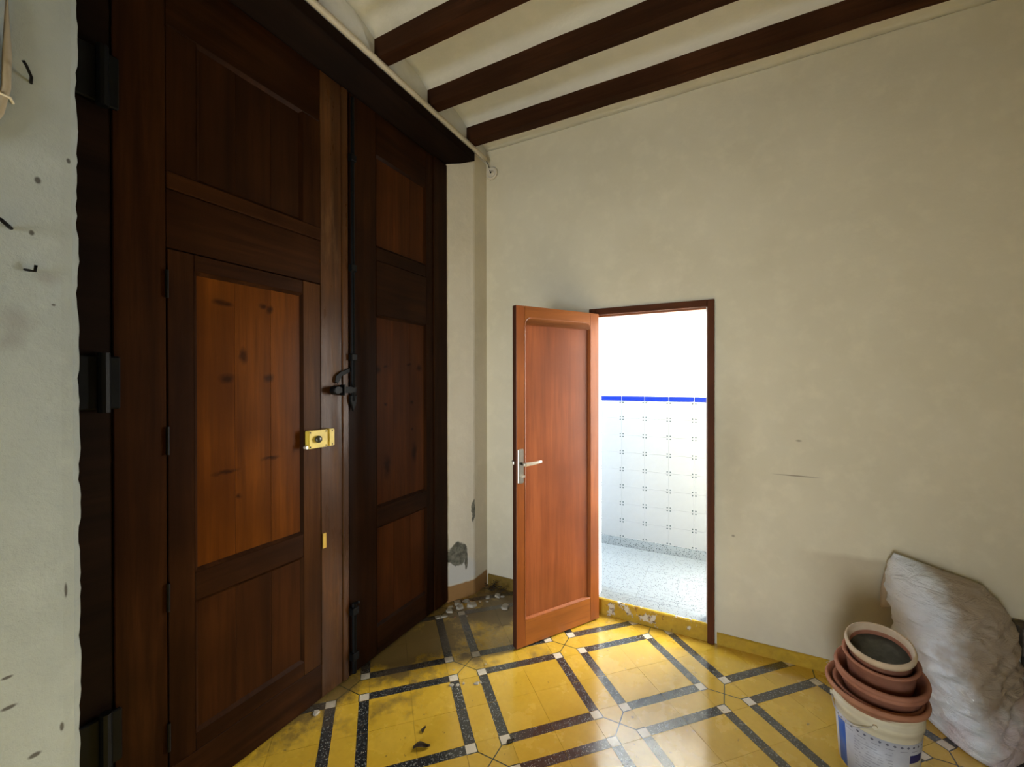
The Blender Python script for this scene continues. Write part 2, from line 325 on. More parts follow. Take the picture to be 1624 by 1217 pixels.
# ------------------------------------------------------------------ mesh helpers
def bx(bm, x0, x1, y0, y1, z0, z1, mi=0):
    vs = [bm.verts.new((x, y, z)) for x in (x0, x1) for y in (y0, y1) for z in (z0, z1)]
    fs = [(0, 1, 3, 2), (4, 6, 7, 5), (0, 4, 5, 1), (2, 3, 7, 6), (0, 2, 6, 4), (1, 5, 7, 3)]
    out = []
    for f in fs:
        fc = bm.faces.new([vs[i] for i in f]); fc.material_index = mi; out.append(fc)
    return out
def finish(bm, bevel=0.0, seg=1):
    bmesh.ops.recalc_face_normals(bm, faces=bm.faces)
    if bevel: bmesh.ops.bevel(bm, geom=list(bm.edges), offset=bevel, segments=seg, affect='EDGES', clamp_overlap=True)
    return bm
def obj(name, bm, mats, parent=None, smooth=False, origin=None, ploc=None):
    """one mesh object; its origin goes to the base centre (or to `origin`)"""
    xs = [v.co for v in bm.verts]
    if origin is None:
        lo = Vector((min(c.x for c in xs), min(c.y for c in xs), min(c.z for c in xs))); hi = Vector((max(c.x for c in xs), max(c.y for c in xs), max(c.z for c in xs)))
        origin = Vector(((lo.x + hi.x) / 2, (lo.y + hi.y) / 2, lo.z))
    origin = Vector(origin)
    bmesh.ops.translate(bm, verts=bm.verts, vec=-origin)
    me = bpy.data.meshes.new(name); bm.to_mesh(me); bm.free()
    for mt in (mats if isinstance(mats, (list, tuple)) else [mats]): me.materials.append(mt)
    if smooth:
        for p in me.polygons: p.use_smooth = True
    o = bpy.data.objects.new(name, me); COL.objects.link(o)
    base = Vector((0, 0, 0))
    if parent is not None:
        o.parent = parent; q = parent
        while q is not None: base += q.location; q = q.parent
    o.location = origin - (base if ploc is None else Vector(ploc))
    return o
def box(name, x0, x1, y0, y1, z0, z1, mat, parent=None, bevel=0.0, seg=1):
    bm = bmesh.new(); bx(bm, x0, x1, y0, y1, z0, z1); finish(bm, bevel, seg); return obj(name, bm, mat, parent)
def empty(name, loc, rz=0.0):
    o = bpy.data.objects.new(name, None); COL.objects.link(o); o.location = loc; o.rotation_euler = (0, 0, rz); o.empty_display_size = 0.1; return o
def tag(o, label, cat, group=None, kind=None):
    o['label'] = label; o['category'] = cat
    if group: o['group'] = group
    if kind: o['kind'] = kind
    return o
def tube(bm, pts, r, n=10, cap=True):
    pts = [Vector(p) for p in pts]; rings = []
    for i, p in enumerate(pts):
        a = pts[max(i - 1, 0)]; b = pts[min(i + 1, len(pts) - 1)]; t = (b - a).normalized()
        u = t.cross(Vector((0, 0, 1)));
        if u.length < 1e-3: u = t.cross(Vector((0, 1, 0)))
        u.normalize(); v = t.cross(u)
        rr = r[i] if isinstance(r, (list, tuple)) else r
        rings.append([bm.verts.new(p + (u * math.cos(2 * math.pi * k / n) + v * math.sin(2 * math.pi * k / n)) * rr) for k in range(n)])
    for a, b in zip(rings, rings[1:]):
        for k in range(n): bm.faces.new((a[k], a[(k + 1) % n], b[(k + 1) % n], b[k]))
    if cap: bm.faces.new(rings[0][::-1]); bm.faces.new(rings[-1])
def lathe(bm, prof, n=48, c=(0, 0, 0), mi=0):
    rings = []
    for r, z in prof:
        if r < 1e-5: rings.append([bm.verts.new((c[0], c[1], c[2] + z))])
        else: rings.append([bm.verts.new((c[0] + r * math.cos(2 * math.pi * k / n), c[1] + r * math.sin(2 * math.pi * k / n), c[2] + z)) for k in range(n)])
    for a, b in zip(rings, rings[1:]):
        for k in range(n):
            k2 = (k + 1) % n
            if len(a) == 1 and len(b) == 1: continue
            if len(a) == 1: f = bm.faces.new((a[0], b[k2], b[k]))
            elif len(b) == 1: f = bm.faces.new((a[k], a[k2], b[0]))
            else: f = bm.faces.new((a[k], a[k2], b[k2], b[k]))
            f.material_index = mi
def prism(bm, poly, ax, a0, a1, mi=0):
    """extrude a closed 2-D polygon along axis ax ('x','y','z')"""
    def pt(p, h): return {'x': (h, p[0], p[1]), 'y': (p[0], h, p[1]), 'z': (p[0], p[1], h)}[ax]
    A = [bm.verts.new(pt(p, a0)) for p in poly]; B = [bm.verts.new(pt(p, a1)) for p in poly]
    n = len(poly)
    for k in range(n):
        f = bm.faces.new((A[k], A[(k + 1) % n], B[(k + 1) % n], B[k])); f.material_index = mi
    for L in (A[::-1], B):
        f = bm.faces.new(L); f.material_index = mi

# ------------------------------------------------------------------ room constants (metres; camera stands over the origin)
XW = -1.667      # gate wall face
XG = -1.78       # gate face
YB = 2.775       # back wall face
WT = 0.10
XR = 2.35        # right wall
YR = -1.85        # rear wall
ZT = 3.60
DX0, DX1, DZ = -0.80, -0.118, 2.018     # inner doorway
YP = 3.745       # far wall of the light well
ZP = 0.104       # its floor

# ---- back wall
bm = bmesh.new()
bx(bm, -1.95, DX0 - 0.02, YB, YB + WT, -0.03, ZT); bx(bm, DX1 + 0.02, XR + 0.15, YB, YB + WT, -0.03, ZT); bx(bm, DX0 - 0.02, DX1 + 0.02, YB, YB + WT, DZ + 0.02, ZT)
finish(bm); wb = obj('wall_back', bm, M_BACK); tag(wb, 'uneven cream plastered wall with a doorway into a bright tiled light well', 'wall', kind='structure')

# ---- gate wall: near piece with a rough corner, far piece with splayed jamb, strip above the lintel
def wall_profile(name, prof, jit, mat, z0=-0.03, z1=ZT, n=64, seed=1):
    rnd = random.Random(seed); bm = bmesh.new(); rows = []
    for k in range(n + 1):
        z = z0 + (z1 - z0) * k / n; row = []
        for (x, y), j in zip(prof, jit):
            dy = j * (noise.noise(Vector((z * 9, seed * 3.1, x * 40))) * 1.1 + noise.noise(Vector((z * 37, seed, y * 9))) * 0.7)
            dx = -abs(j) * 0.4 * noise.noise(Vector((z * 15, 5 + seed, y * 20)))
            row.append(bm.verts.new((x + dx, y + dy, z)))
        rows.append(row)
    m = len(prof)
    for a, b in zip(rows, rows[1:]):
        for i in range(m): bm.faces.new((a[i], a[(i + 1) % m], b[(i + 1) % m], b[i]))
    bm.faces.new(rows[0][::-1]); bm.faces.new(rows[-1]); finish(bm)
    return obj(name, bm, mat)
wl = wall_profile('wall_left_near', [(-1.95, YR), (XW, YR), (XW, 0.2), (XW, 0.36), (XW, 0.455), (XW - 0.002, 0.478), (XW - 0.012, 0.493), (XW - 0.03, 0.496), (-1.775, 0.44), (-1.95, 0.44)],
                  [0, 0, 0, 0, 0, 0.002, 0.005, 0.006, 0, 0], M_LEFT, n=160, seed=3)
tag(wl, 'grey-white rough plaster wall with nail holes and hooks beside the old gate', 'wall', kind='structure')
wf = wall_profile('wall_left_far', [(-1.95, 2.41), (-1.79, 2.41), (-1.777, 2.412), (-1.765, 2.43), (-1.70, 2.54), (-1.682, 2.572), (XW - 0.004, 2.590), (XW, 2.605), (XW, YB + 0.02), (-1.95, YB + 0.02)],
                  [0, 0, 0.009, 0.003, 0, 0.002, 0.004, 0.003, 0, 0], M_JAMB, z1=3.25, seed=8)
tag(wf, 'narrow plaster jamb with crumbling render between gate and back wall corner', 'wall', kind='structure')
bm = bmesh.new(); bx(bm, -1.95, XW, 0.4, YB + 0.02, 3.252, ZT); finish(bm)
wu = obj('wall_left_upper', bm, M_CEIL); tag(wu, 'strip of cream plaster above the dark lintel between the beam ends', 'wall', kind='structure')
# outer face behind the gate
wo = box('wall_outer', -2.02, -1.96, 0.2, YB, -0.03, ZT, M_LEFT); tag(wo, 'masonry closing the passage behind the gate', 'wall', kind='structure')
# right and rear walls, rear one with a wide opening that lets the daylight in
bm = bmesh.new(); bx(bm, XR, XR + 0.15, YR - 0.15, YB, -0.03, ZT); finish(bm)
tag(obj('wall_right', bm, M_BACK), 'cream plastered wall on the other side of the room', 'wall', kind='structure')
bm = bmesh.new(); bx(bm, -1.95, -1.40, YR - 0.15, YR, -0.03, ZT); bx(bm, 0.0, XR, YR - 0.15, YR, -0.03, ZT); bx(bm, -1.40, 0.0, YR - 0.15, YR, 2.0, ZT); finish(bm)
tag(obj('wall_rear', bm, M_BACK), 'cream wall with a wide opening towards the daylight', 'wall', kind='structure')

# ---- ceiling: shallow plaster vaults between joists
beams = [2.543 - 0.4385 * k for k in range(10)]
bm = bmesh.new(); sec = [(YB + 0.0, 3.345), (YB - 0.03, 3.365), (YB - 0.09, 3.378), (2.583, 3.385)]
for k, yb in enumerate(beams[:-1]):
    y1 = yb - 0.03; y0 = beams[k + 1] + 0.03
    for q in range(9):
        t = q / 8; sec.append((y1 + (y0 - y1) * t, 3.382 + 0.055 * math.sin(math.pi * t) ** 0.8))
sec.append((YR, 3.40))
xs = [-1.70 + (XR + 1.70) * i / 40 for i in range(41)]
grid = [[bm.verts.new((x, y, z + 0.004 * noise.noise(Vector((x * 3, y * 6, 2))))) for y, z in sec] for x in xs]
for a, b in zip(grid, grid[1:]):
    for i in range(len(sec) - 1): bm.faces.new((a[i], a[i + 1], b[i + 1], b[i]))
r0 = bmesh.ops.extrude_face_region(bm, geom=list(bm.faces))
bmesh.ops.translate(bm, verts=[v for v in r0['geom'] if isinstance(v, bmesh.types.BMVert)], vec=(0, 0, 0.12))
finish(bm); ceil = obj('ceiling', bm, M_CEIL, smooth=True)
tag(ceil, 'cream plaster ceiling of shallow vaults carried on dark wooden joists', 'ceiling', kind='structure')
for k, yb in enumerate(beams):
    bm = bmesh.new(); n = 30; rows = []
    for i in range(n + 1):
        x = -1.69 + (XR - 0.01 + 1.69) * i / n
        j = lambda s, a: a * noise.noise(Vector((x * 2.3, s * 7.7, k * 3.3)))
        hw = 0.039
        rows.append([bm.verts.new((x, yb - hw + j(1, .004), 3.283 + j(2, .006))), bm.verts.new((x, yb + hw + j(3, .004), 3.285 + j(4, .006))), bm.verts.new((x, yb + hw, 3.42)), bm.verts.new((x, yb - hw + j(5, .003), 3.42))])
    for a, b in zip(rows, rows[1:]):
        for q in range(4): bm.faces.new((a[q], a[(q + 1) % 4], b[(q + 1) % 4], b[q]))
    bm.faces.new(rows[0][::-1]); bm.faces.new(rows[-1]); finish(bm); obj('beam', bm, M_BEAM, ceil)

# ---- floor: 20 cm cement tiles laid on the diagonal, 3 x 3 tile repeat
fl = box('floor', -1.96, XR + 0.1, YR - 0.9, YB + 0.1, -0.12, -0.003, M_GROUT)
tag(fl, 'cement tile floor, yellow squares framed by black speckled bands with white corners', 'floor', kind='structure')
A2 = 0.0524; HT = 0.1 - 0.0006
def tile_mesh(kind):
    bm = bmesh.new(); z0, z1 = -0.0032, 0.0
    def quad(pts, mi, z=z1): f = bm.faces.new([bm.verts.new((x, y, z)) for x, y in pts]); f.material_index = mi
    h = HT
    if kind == 'corner': quad([(-h, -h), (h, -h), (h, h), (-h, h)], 3, z1 - 0.0005)
    for a, b in (((-h, -h), (h, -h)), ((h, -h), (h, h)), ((h, h), (-h, h)), ((-h, h), (-h, -h))):
        f = bm.faces.new([bm.verts.new((a[0], a[1], z0)), bm.verts.new((b[0], b[1], z0)), bm.verts.new((b[0], b[1], z1)), bm.verts.new((a[0], a[1], z1))]); f.material_index = 0
    if kind == 'plain': quad([(-h, -h), (h, -h), (h, h), (-h, h)], 0)
    elif kind == 'border':
        quad([(-h, -h), (-A2, -h), (-A2, h), (-h, h)], 1); quad([(-A2, -h), (A2, -h), (A2, h), (-A2, h)], 0); quad([(A2, -h), (h, -h), (h, h), (A2, h)], 1)
    else:
        g = 0.0025; d = g * 1.414
        for k in range(4):
            c, s = (1, 0, -1, 0)[k], (0, 1, 0, -1)[k]
            rot = lambda p: (p[0] * c - p[1] * s, p[0] * s + p[1] * c)
            a = A2 - g
            quad([rot(p) for p in ((a, h), (-a, h), (-a, a + d), (0, d), (a, a + d))], 0)
            e = A2 + g
            quad([rot(p) for p in ((e, e), (h, e), (h, h), (e, h))], 2)
    bmesh.ops.recalc_face_normals(bm, faces=bm.faces)
    for f in bm.faces:
        if abs(f.normal.z) > 0.9 and f.normal.z < 0: f.normal_flip()
    me = bpy.data.meshes.new('tile_' + kind); bm.to_mesh(me); bm.free()
    for mt in (M_YEL, M_BLK, M_WSQ, M_GRN): me.materials.append(mt)
    return me
TM = {k: tile_mesh(k) for k in ('plain', 'border', 'corner')}
U = Vector((-math.sqrt(.5), math.sqrt(.5), 0)); V = Vector((math.sqrt(.5), math.sqrt(.5), 0))
OU, OV = 1.6726, 1.0407
rest = bmesh.new()
def clip(bm, co, no): bmesh.ops.bisect_plane(bm, geom=list(bm.verts) + list(bm.edges) + list(bm.faces), plane_co=co, plane_no=no, clear_outer=True)
XT = -1.80
rt = random.Random(5)
for i in range(-30, 20):
    for j in range(-30, 20):
        c = U * (OU + 0.2 * i) + V * (OV + 0.2 * j)
        rad = 0.1415
        if c.x < XT - rad or c.x > XR + rad or c.y > YB + rad or c.y < YR - rad: continue
        ci, cj = i % 3 == 0, j % 3 == 0
        kind = 'corner' if ci and cj else ('border' if ci or cj else 'plain')
        # local x -> V, local y -> U ; border stripes run along U (local y) when only j is on the band
        ang = math.atan2(V.y, V.x) + (math.pi / 2 if (kind == 'border' and ci) else 0)
        dz = rt.uniform(-0.0004, 0.0003)
        mw = Matrix.Translation((c.x, c.y, dz)) @ Matrix.Rotation(ang, 4, 'Z') @ Matrix.Rotation(rt.uniform(-.002, .002), 4, 'X') @ Matrix.Rotation(rt.uniform(-.002, .002), 4, 'Y')
        cut = c.x < XT + rad or c.y > YB - rad + 0.0 or c.x > XR - rad
        far = c.y < 0.35
        if not cut and not far:
            o = bpy.data.objects.new('tile', TM[kind]); COL.objects.link(o); o.parent = fl; o.matrix_basis = Matrix.Translation(-fl.location) @ mw; continue
        b2 = bmesh.new(); b2.from_mesh(TM[kind]); b2.transform(mw)
        if c.x < XT + rad: clip(b2, (XT, 0, 0), (-1, 0, 0))
        if c.y > YB - rad: clip(b2, (0, YB - 0.0005, 0), (0, 1, 0))
        if c.x > XR - rad: clip(b2, (XR, 0, 0), (1, 0, 0))
        if len(b2.faces) < 1: b2.free(); continue
        if far:
            me = bpy.data.meshes.new('t'); b2.to_mesh(me); b2.free(); rest.from_mesh(me); bpy.data.meshes.remove(me)
        else: obj('tile', b2, [M_YEL, M_BLK, M_WSQ, M_GRN], fl)
ro = obj('tile_field', rest, [M_YEL, M_BLK, M_WSQ, M_GRN], fl); ro['kind'] = 'stuff'

# ---- skirtings and threshold
def skirting(name, x0, x1, z1, mat, label, seed):
    bm = bmesh.new(); n = max(6, int((x1 - x0) / 0.025)); rows = []
    for k in range(n + 1):
        x = x0 + (x1 - x0) * k / n; a = noise.noise(Vector((x * 17, seed, 0))) * 0.0025; b = noise.noise(Vector((x * 31, seed, 4))) * 0.0015
        rows.append([bm.verts.new(p) for p in ((x, YB, -0.003), (x, YB - 0.011 + b, -0.003), (x, YB - 0.010 + b, z1 - 0.006 + a), (x, YB - 0.005, z1 + a), (x, YB, z1 + a + 0.001))])
    for a, b in zip(rows, rows[1:]):
        for q in range(5): bm.faces.new((a[q], a[(q + 1) % 5], b[(q + 1) % 5], b[q]))
    bm.faces.new(rows[0][::-1]); bm.faces.new(rows[-1]); finish(bm)
    return tag(obj(name, bm, mat), label, 'baseboard', kind='structure')
skirting('baseboard_back', -0.066, XR, 0.068, M_OCHRE, 'low ochre yellow painted skirting along the cream wall', 2)
skirting('baseboard_corner', XW + 0.012, -0.855, 0.085, M_OCHRE_SHADE, 'ochre skirting in the corner behind the open door, its shade painted in', 5)
bm = bmesh.new(); n = 30; rows = []
for k in range(n + 1):
    x = DX0 + (DX1 - DX0) * k / n; a = noise.noise(Vector((x * 19, 3, 0))) * 0.004
    rows.append([bm.verts.new(p) for p in ((x, YB + 0.012, -0.003), (x, YB - 0.004, -0.003), (x, YB - 0.004 + a * .3, ZP - 0.007 + a), (x, YB + 0.002, ZP + a * .5), (x, YB + 0.012, ZP + a * .5))])
for a, b in zip(rows, rows[1:]):
    for q in range(5): bm.faces.new((a[q], a[(q + 1) % 5], b[(q + 1) % 5], b[q]))
bm.faces.new(rows[0][::-1]); bm.faces.new(rows[-1]); finish(bm)
tag(obj('trim_threshold', bm, [M_OCHRE_P]), 'raised doorway step painted ochre with flaking white patches', 'step', kind='structure')

# ---- inner door frame
fr = empty('trim_door_frame', ((DX0 + DX1) / 2, YB, 0)); tag(fr, 'plain brown wooden frame around the inner doorway', 'door frame', kind='structure')
box('jamb', DX1, -0.079, YB - 0.024, YB + WT - 0.002, 0.0, 2.060, M_FRAME, fr, 0.003)
box('jamb', -0.845, DX0, YB - 0.024, YB + WT - 0.002, 0.0, 2.060, M_FRAME, fr, 0.003)
box('head', DX0, DX1, YB - 0.024, YB + WT - 0.002, DZ, 2.060, M_FRAME_H, fr, 0.003)
# pale lining of the reveal
box('reveal_lining', DX1 - 0.006, DX1, YB + 0.0, YB + WT, ZP, DZ, M_WHITE, fr); box('reveal_lining', DX0, DX0 + 0.006, YB + 0.0, YB + WT, ZP, DZ, M_WHITE, fr)
box('stop_bead', DX0 + 0.006, DX1 - 0.006, YB + 0.02, YB + WT, DZ - 0.010, DZ, M_DOOR_H, fr)

# ---- light well behind the doorway
wp = box('wall_well_far', -2.6, 1.0, YP, YP + 0.12, ZP - 0.05, 3.5, M_WHITE); tag(wp, 'white wall of the light well with tiled dado and cobalt blue border', 'wall', kind='structure')
tag(box('wall_well_left', -2.72, -2.6, YB + WT, YP + 0.12, ZP - 0.05, 3.5, M_WHITE), 'white end wall of the light well', 'wall', kind='structure')
tag(box('wall_well_right', 1.0, 1.12, YB + WT, YP + 0.12, ZP - 0.05, 3.5, M_WHITE), 'white end wall of the light well on the far side', 'wall', kind='structure')
tag(box('wall_well_near', 1.02 - 3.6, DX0 - 0.03, YB+WT, YB + 0.172, ZP, 3.5, M_WHITE), 'whitewashed inner face of the light well beside the doorway', 'wall', kind='structure')
wn_ = empty('added_lamp_frame', (0.50, YP - 0.02, 0.46)); tag(wn_, 'added frame round the unseen lamp on the far wall of the light well', 'window', kind='structure')  # frame added round the lamp; the wall behind has no opening
box('lamp_frame_jamb', 0.03, 0.07, YP - 0.05, YP - 0.005, 0.46, 2.64, M_GLAZE, wn_); box('lamp_frame_jamb', 0.93, 0.97, YP - 0.05, YP - 0.005, 0.46, 2.64, M_GLAZE, wn_)
box('lamp_frame_sill', 0.07, 0.93, YP - 0.05, YP - 0.005, 0.46, 0.50, M_GLAZE, wn_); box('lamp_frame_head', 0.07, 0.93, YP - 0.05, YP - 0.005, 2.60, 2.64, M_GLAZE, wn_)
fw = box('floor_well', -2.6, 1.0, YB + WT, YP, ZP - 0.06, ZP - 0.003, M_GROUT); tag(fw, 'pale speckled terrazzo floor of the light well', 'floor', kind='structure')
bm = bmesh.new(); bx(bm, DX0 + 0.0005, DX1 - 0.0005, YB + 0.0125, YB + WT + 0.02, ZP - 0.05, ZP); finish(bm); obj('threshold_slab', bm, M_TERR, fw)
x = -2.565
while x < 1.0:
    y = YP
    while y > YB + WT + 0.01:
        box('terrazzo_tile', max(x, -2.6) + .0006, min(x + 0.4, 1.0) - .0006, max(y - 0.4, YB + WT + 0.021) + .0006, y - .0006, ZP - 0.003, ZP, M_TERR, fw); y -= 0.4
    x += 0.4
bb = empty('baseboard_well', (-0.8, YP, ZP)); tag(bb, 'dark speckled terrazzo skirting of the light well', 'baseboard', kind='structure')
x = -2.565
while x < 1.0:
    box('skirting_slab', x + .0006, min(x + 0.4, 1.0) - .0006, YP - 0.010, YP, ZP, ZP + 0.078, M_TERR_D, bb, 0.001); x += 0.4
# dado tiles 20 x 15 cm with a dot in each corner
TW, TH = 0.1975, 0.1517; X0T = -0.4545; ZTOP = 1.398
def dado_mesh():
    bm = bmesh.new(); hx, hz = TW / 2 - .0003, TH / 2 - .0003
    bx(bm, -hx, hx, -0.007, 0, -hz, hz); finish(bm, 0.0004)
    for sx in (-1, 1):
        for sz in (-1, 1):
            cx, cz, r = sx * (TW / 2 - 0.0125), sz * (TH / 2 - 0.0125), 0.0062
            f = bm.faces.new([bm.verts.new((cx + r * math.cos(t * math.pi / 4), -0.0072, cz + r * math.sin(t * math.pi / 4))) for t in range(8)]); f.material_index = 1
    bmesh.ops.recalc_face_normals(bm, faces=bm.faces)
    me = bpy.data.meshes.new('dado_tile'); bm.to_mesh(me); bm.free(); me.materials.append(M_GLAZE); me.materials.append(M_DOT); return me
def strip_mesh():
    bm = bmesh.new(); bx(bm, -TW / 2 + .0028, TW / 2 - .0028, -0.009, 0, -0.0205, 0.0205); finish(bm, 0.0015)
    me = bpy.data.meshes.new('blue_strip'); bm.to_mesh(me); bm.free(); me.materials.append(M_BLUE); return me
DM, SM = dado_mesh(), strip_mesh()
for k in range(-7, 7):
    xc = X0T + (k + 0.5) * TW
    if xc - TW / 2 < -2.6 or xc + TW / 2 > 1.0: continue
    for r in range(8):
        o = bpy.data.objects.new('tile', DM); COL.objects.link(o); o.parent = wp; o.location = Vector((xc, YP, ZTOP - (r + 0.5) * TH)) - wp.location
    o = bpy.data.objects.new('border_tile', SM); COL.objects.link(o); o.parent = wp; o.location = Vector((xc, YP, ZTOP + 0.0225)) - wp.location

# ------------------------------------------------------------------ old street gate
def plank_panel(parent, name, y0, y1, z0, z1, xf, mat, n=3, seed=0):
    """recessed panel of n upright boards, each a mesh of its own"""
    rr = random.Random(seed); wdt = (y1 - y0) / n
    for k in range(n):
        a = y0 + k * wdt; b = a + wdt; d = rr.uniform(0, 0.0015)
        box(name, xf - 0.02, xf - d, a + 0.0003, b - 0.0003, z0, z1, mat, parent, 0.0007)
def moulding(parent, y0, y1, z0, z1, xf, mat):
    """bevelled bead running round a panel"""
    w, d = 0.013, 0.012
    bm = bmesh.new()
    out = [(y0, z0), (y1, z0), (y1, z1), (y0, z1)]; inn = [(y0 + w, z0 + w), (y1 - w, z0 + w), (y1 - w, z1 - w), (y0 + w, z1 - w)]
    A = [bm.verts.new((xf, y, z)) for y, z in out]; B = [bm.verts.new((xf - d, y, z)) for y, z in inn]
    C = [bm.verts.new((xf - d - 0.004, y, z)) for y, z in out]
    for k in range(4):
        bm.faces.new((A[k], A[(k + 1) % 4], B[(k + 1) % 4], B[k])); bm.faces.new((B[k], B[(k + 1) % 4], C[(k + 1) % 4], C[k])); bm.faces.new((C[k], C[(k + 1) % 4], A[(k + 1) % 4], A[k]))
    finish(bm); return obj('moulding', bm, mat, parent)
GB = 0.012; GT = 3.10; xb = XG - 0.045
def bar(name, y0, y1, z0, z1, mat, parent, dx=0.0, bev=0.002): return box(name, xb, XG + dx, y0, y1, z0, z1, mat, parent, bev)

g1 = empty('door_1', (XG - 0.022, 1.08, 0)); tag(g1, 'near leaf of the old brown gate with a wicket door and yellow rim lock', 'gate', kind='structure')
bar('outer_stile', 0.605, 0.749, GB, GT, M_GATE_V, g1)
bar('meeting_stile', 1.383, 1.507, GB, GT, M_GATE_S, g1)
bar('cover_strip', 1.509, 1.549, GB, GT, M_GATE_S, g1, 0.006, 0.004)
bar('bottom_rail', 0.75, 1.382, GB, 0.180, M_GATE_H, g1)
bar('transom_rail', 0.75, 1.382, 2.052, 2.262, M_GATE_H, g1)
bar('panel_rail', 0.75, 1.382, 2.264, 2.325, M_GATE_H, g1, 0.004, 0.003)
bar('top_rail', 0.75, 1.382, 2.845, GT, M_GATE_H, g1)
bar('stile', 0.75, 0.848, 2.326, 2.844, M_GATE_V, g1); bar('stile', 1.288, 1.382, 2.326, 2.844, M_GATE_V, g1)
up = moulding(g1, 0.848, 1.288, 2.326, 2.844, XG, M_GATE_V); plank_panel(up, 'board', 0.848, 1.288, 2.326, 2.844, XG - 0.011, M_PANEL_U, 3, 1)
# wicket door set in the leaf
wk = bar('wicket_door', 0.753, 0.836, 0.184, 2.047, M_GATE_V, g1, 0.003); wk['label'] = 'small wicket door hung in the near gate leaf'
bar('stile', 1.286, 1.379, 0.184, 2.047, M_GATE_M, wk, 0.003)
bar('rail', 0.837, 1.285, 1.985, 2.047, M_GATE_H, wk, 0.003); bar('rail', 0.837, 1.285, 0.747, 0.855, M_GATE_H, wk, 0.003); bar('rail', 0.837, 1.285, 0.184, 0.250, M_GATE_H, wk, 0.003)
moulding(wk, 0.836, 1.286, 0.855, 1.985, XG + 0.003, M_GATE_V); plank_panel(wk, 'board', 0.837, 1.285, 0.856, 1.984, XG - 0.008, M_PANEL_L, 3, 2)
moulding(wk, 0.836, 1.286, 0.250, 0.747, XG + 0.003, M_GATE_V); plank_panel(wk, 'board', 0.837, 1.285, 0.251, 0.746, XG - 0.008, M_PANEL_D, 3, 3)
for z in (0.30, 0.80, 1.36, 1.92):
    bm = bmesh.new(); tube(bm, [(XG + 0.005, 0.750, z - 0.05), (XG + 0.005, 0.750, z + 0.05)], 0.0055, 8); finish(bm); obj('butt_hinge', bm, M_IRON, wk)
# rim lock
lk = box('rim_lock', XG + 0.004, XG + 0.034, 1.292, 1.396, 1.254, 1.338, M_BRASS, g1, 0.003, 2); lk['label'] = 'yellow rim lock with round grey knob'
bm = bmesh.new(); lathe(bm, [(0, 0), (0.015, 0), (0.017, 0.004), (0.017, 0.012), (0.013, 0.018), (0, 0.020)], 20); bm.transform(Matrix.Translation((XG + 0.033, 1.338, 1.296)) @ Matrix.Rotation(R(90), 4, 'Y')); obj('lock_knob', bm, M_KNOB, lk, True)
for y, z in ((1.300, 1.262), (1.300, 1.330), (1.385, 1.262), (1.385, 1.330)):
    bm = bmesh.new(); lathe(bm, [(0, 0), (0.004, 0), (0.003, 0.002), (0, 0.0025)], 10); bm.transform(Matrix.Translation((XG + 0.033, y, z)) @ Matrix.Rotation(R(90), 4, 'Y')); obj('screw', bm, M_IRON, lk)
ks = box('keeper', XG + 0.0005, XG + 0.034, 1.403, 1.436, 1.254, 1.338, M_BRASS, g1, 0.003, 2)
for z in (1.263, 1.329):
    bm = bmesh.new(); lathe(bm, [(0, 0), (0.0042, 0), (0.003, 0.002), (0, 0.0025)], 10); bm.transform(Matrix.Translation((XG + 0.033, 1.421, z)) @ Matrix.Rotation(R(90), 4, 'Y')); obj('screw', bm, M_IRON, ks)
bm = bmesh.new(); tube(bm, [(XG + 0.012, 1.286, 1.262), (XG + 0.030, 1.286, 1.262)], 0.008, 8); obj('lock_catch', bm, M_ALU_W, g1)
box('strike_plate', XG + 0.0005, XG + 0.006, 1.389, 1.408, 0.748, 0.822, M_BRASS_D, g1, 0.001)
# strap hinges on the post side
for z in (0.42, 1.568, 2.54):
    bm = bmesh.new(); bx(bm, XG + 0.001, XG + 0.016, 0.47, 0.618, z - 0.085, z + 0.085); finish(bm, 0.004); h = obj('strap_hinge', bm, M_IRON, g1)
    bm = bmesh.new(); tube(bm, [(XG + 0.02, 0.575, z - 0.095), (XG + 0.02, 0.575, z + 0.095)], 0.016, 10); obj('hinge_pin', bm, M_IRON, h)
box('trim_gate_post', XG - 0.06, XG - 0.006, 0.441, 0.603, 0.0, 3.10, M_LINTEL, None, 0.002)
tag(bpy.data.objects['trim_gate_post'], 'dark gate post beside the rough plaster corner', 'post', kind='structure')

g2 = empty('door_2', (XG - 0.022, 1.98, 0)); tag(g2, 'far leaf of the old brown gate with three panels and iron bolts', 'gate', kind='structure')
bar('meeting_stile', 1.552, 1.747, GB, GT, M_GATE_V, g2)
bar('inner_stile', 2.188, 2.262, GB, GT, M_GATE_V, g2); bar('outer_stile', 2.264, 2.408, GB, GT, M_GATE_V, g2, 0.008)
bar('top_rail', 1.748, 2.187, 2.862, GT, M_GATE_H, g2); bar('panel_rail', 1.748, 2.187, 2.262, 2.338, M_GATE_H, g2)
bar('transom_rail', 1.748, 2.187, 1.952, 2.260, M_GATE_H, g2, 0.003); bar('lock_rail', 1.748, 2.187, 0.742, 0.850, M_GATE_H, g2, 0.004); bar('bottom_rail', 1.748, 2.187, GB, 0.170, M_GATE_H, g2)
for z0, z1, mt, sd in ((2.339, 2.861, M_PANEL_R, 4), (0.851, 1.951, M_PANEL_R, 5), (0.171, 0.741, M_PANEL_R, 6)):
    md = moulding(g2, 1.748, 2.187, z0, z1, XG, M_GATE_V); plank_panel(md, 'board', 1.749, 2.186, z0, z1, XG - 0.011, mt, 3, sd)
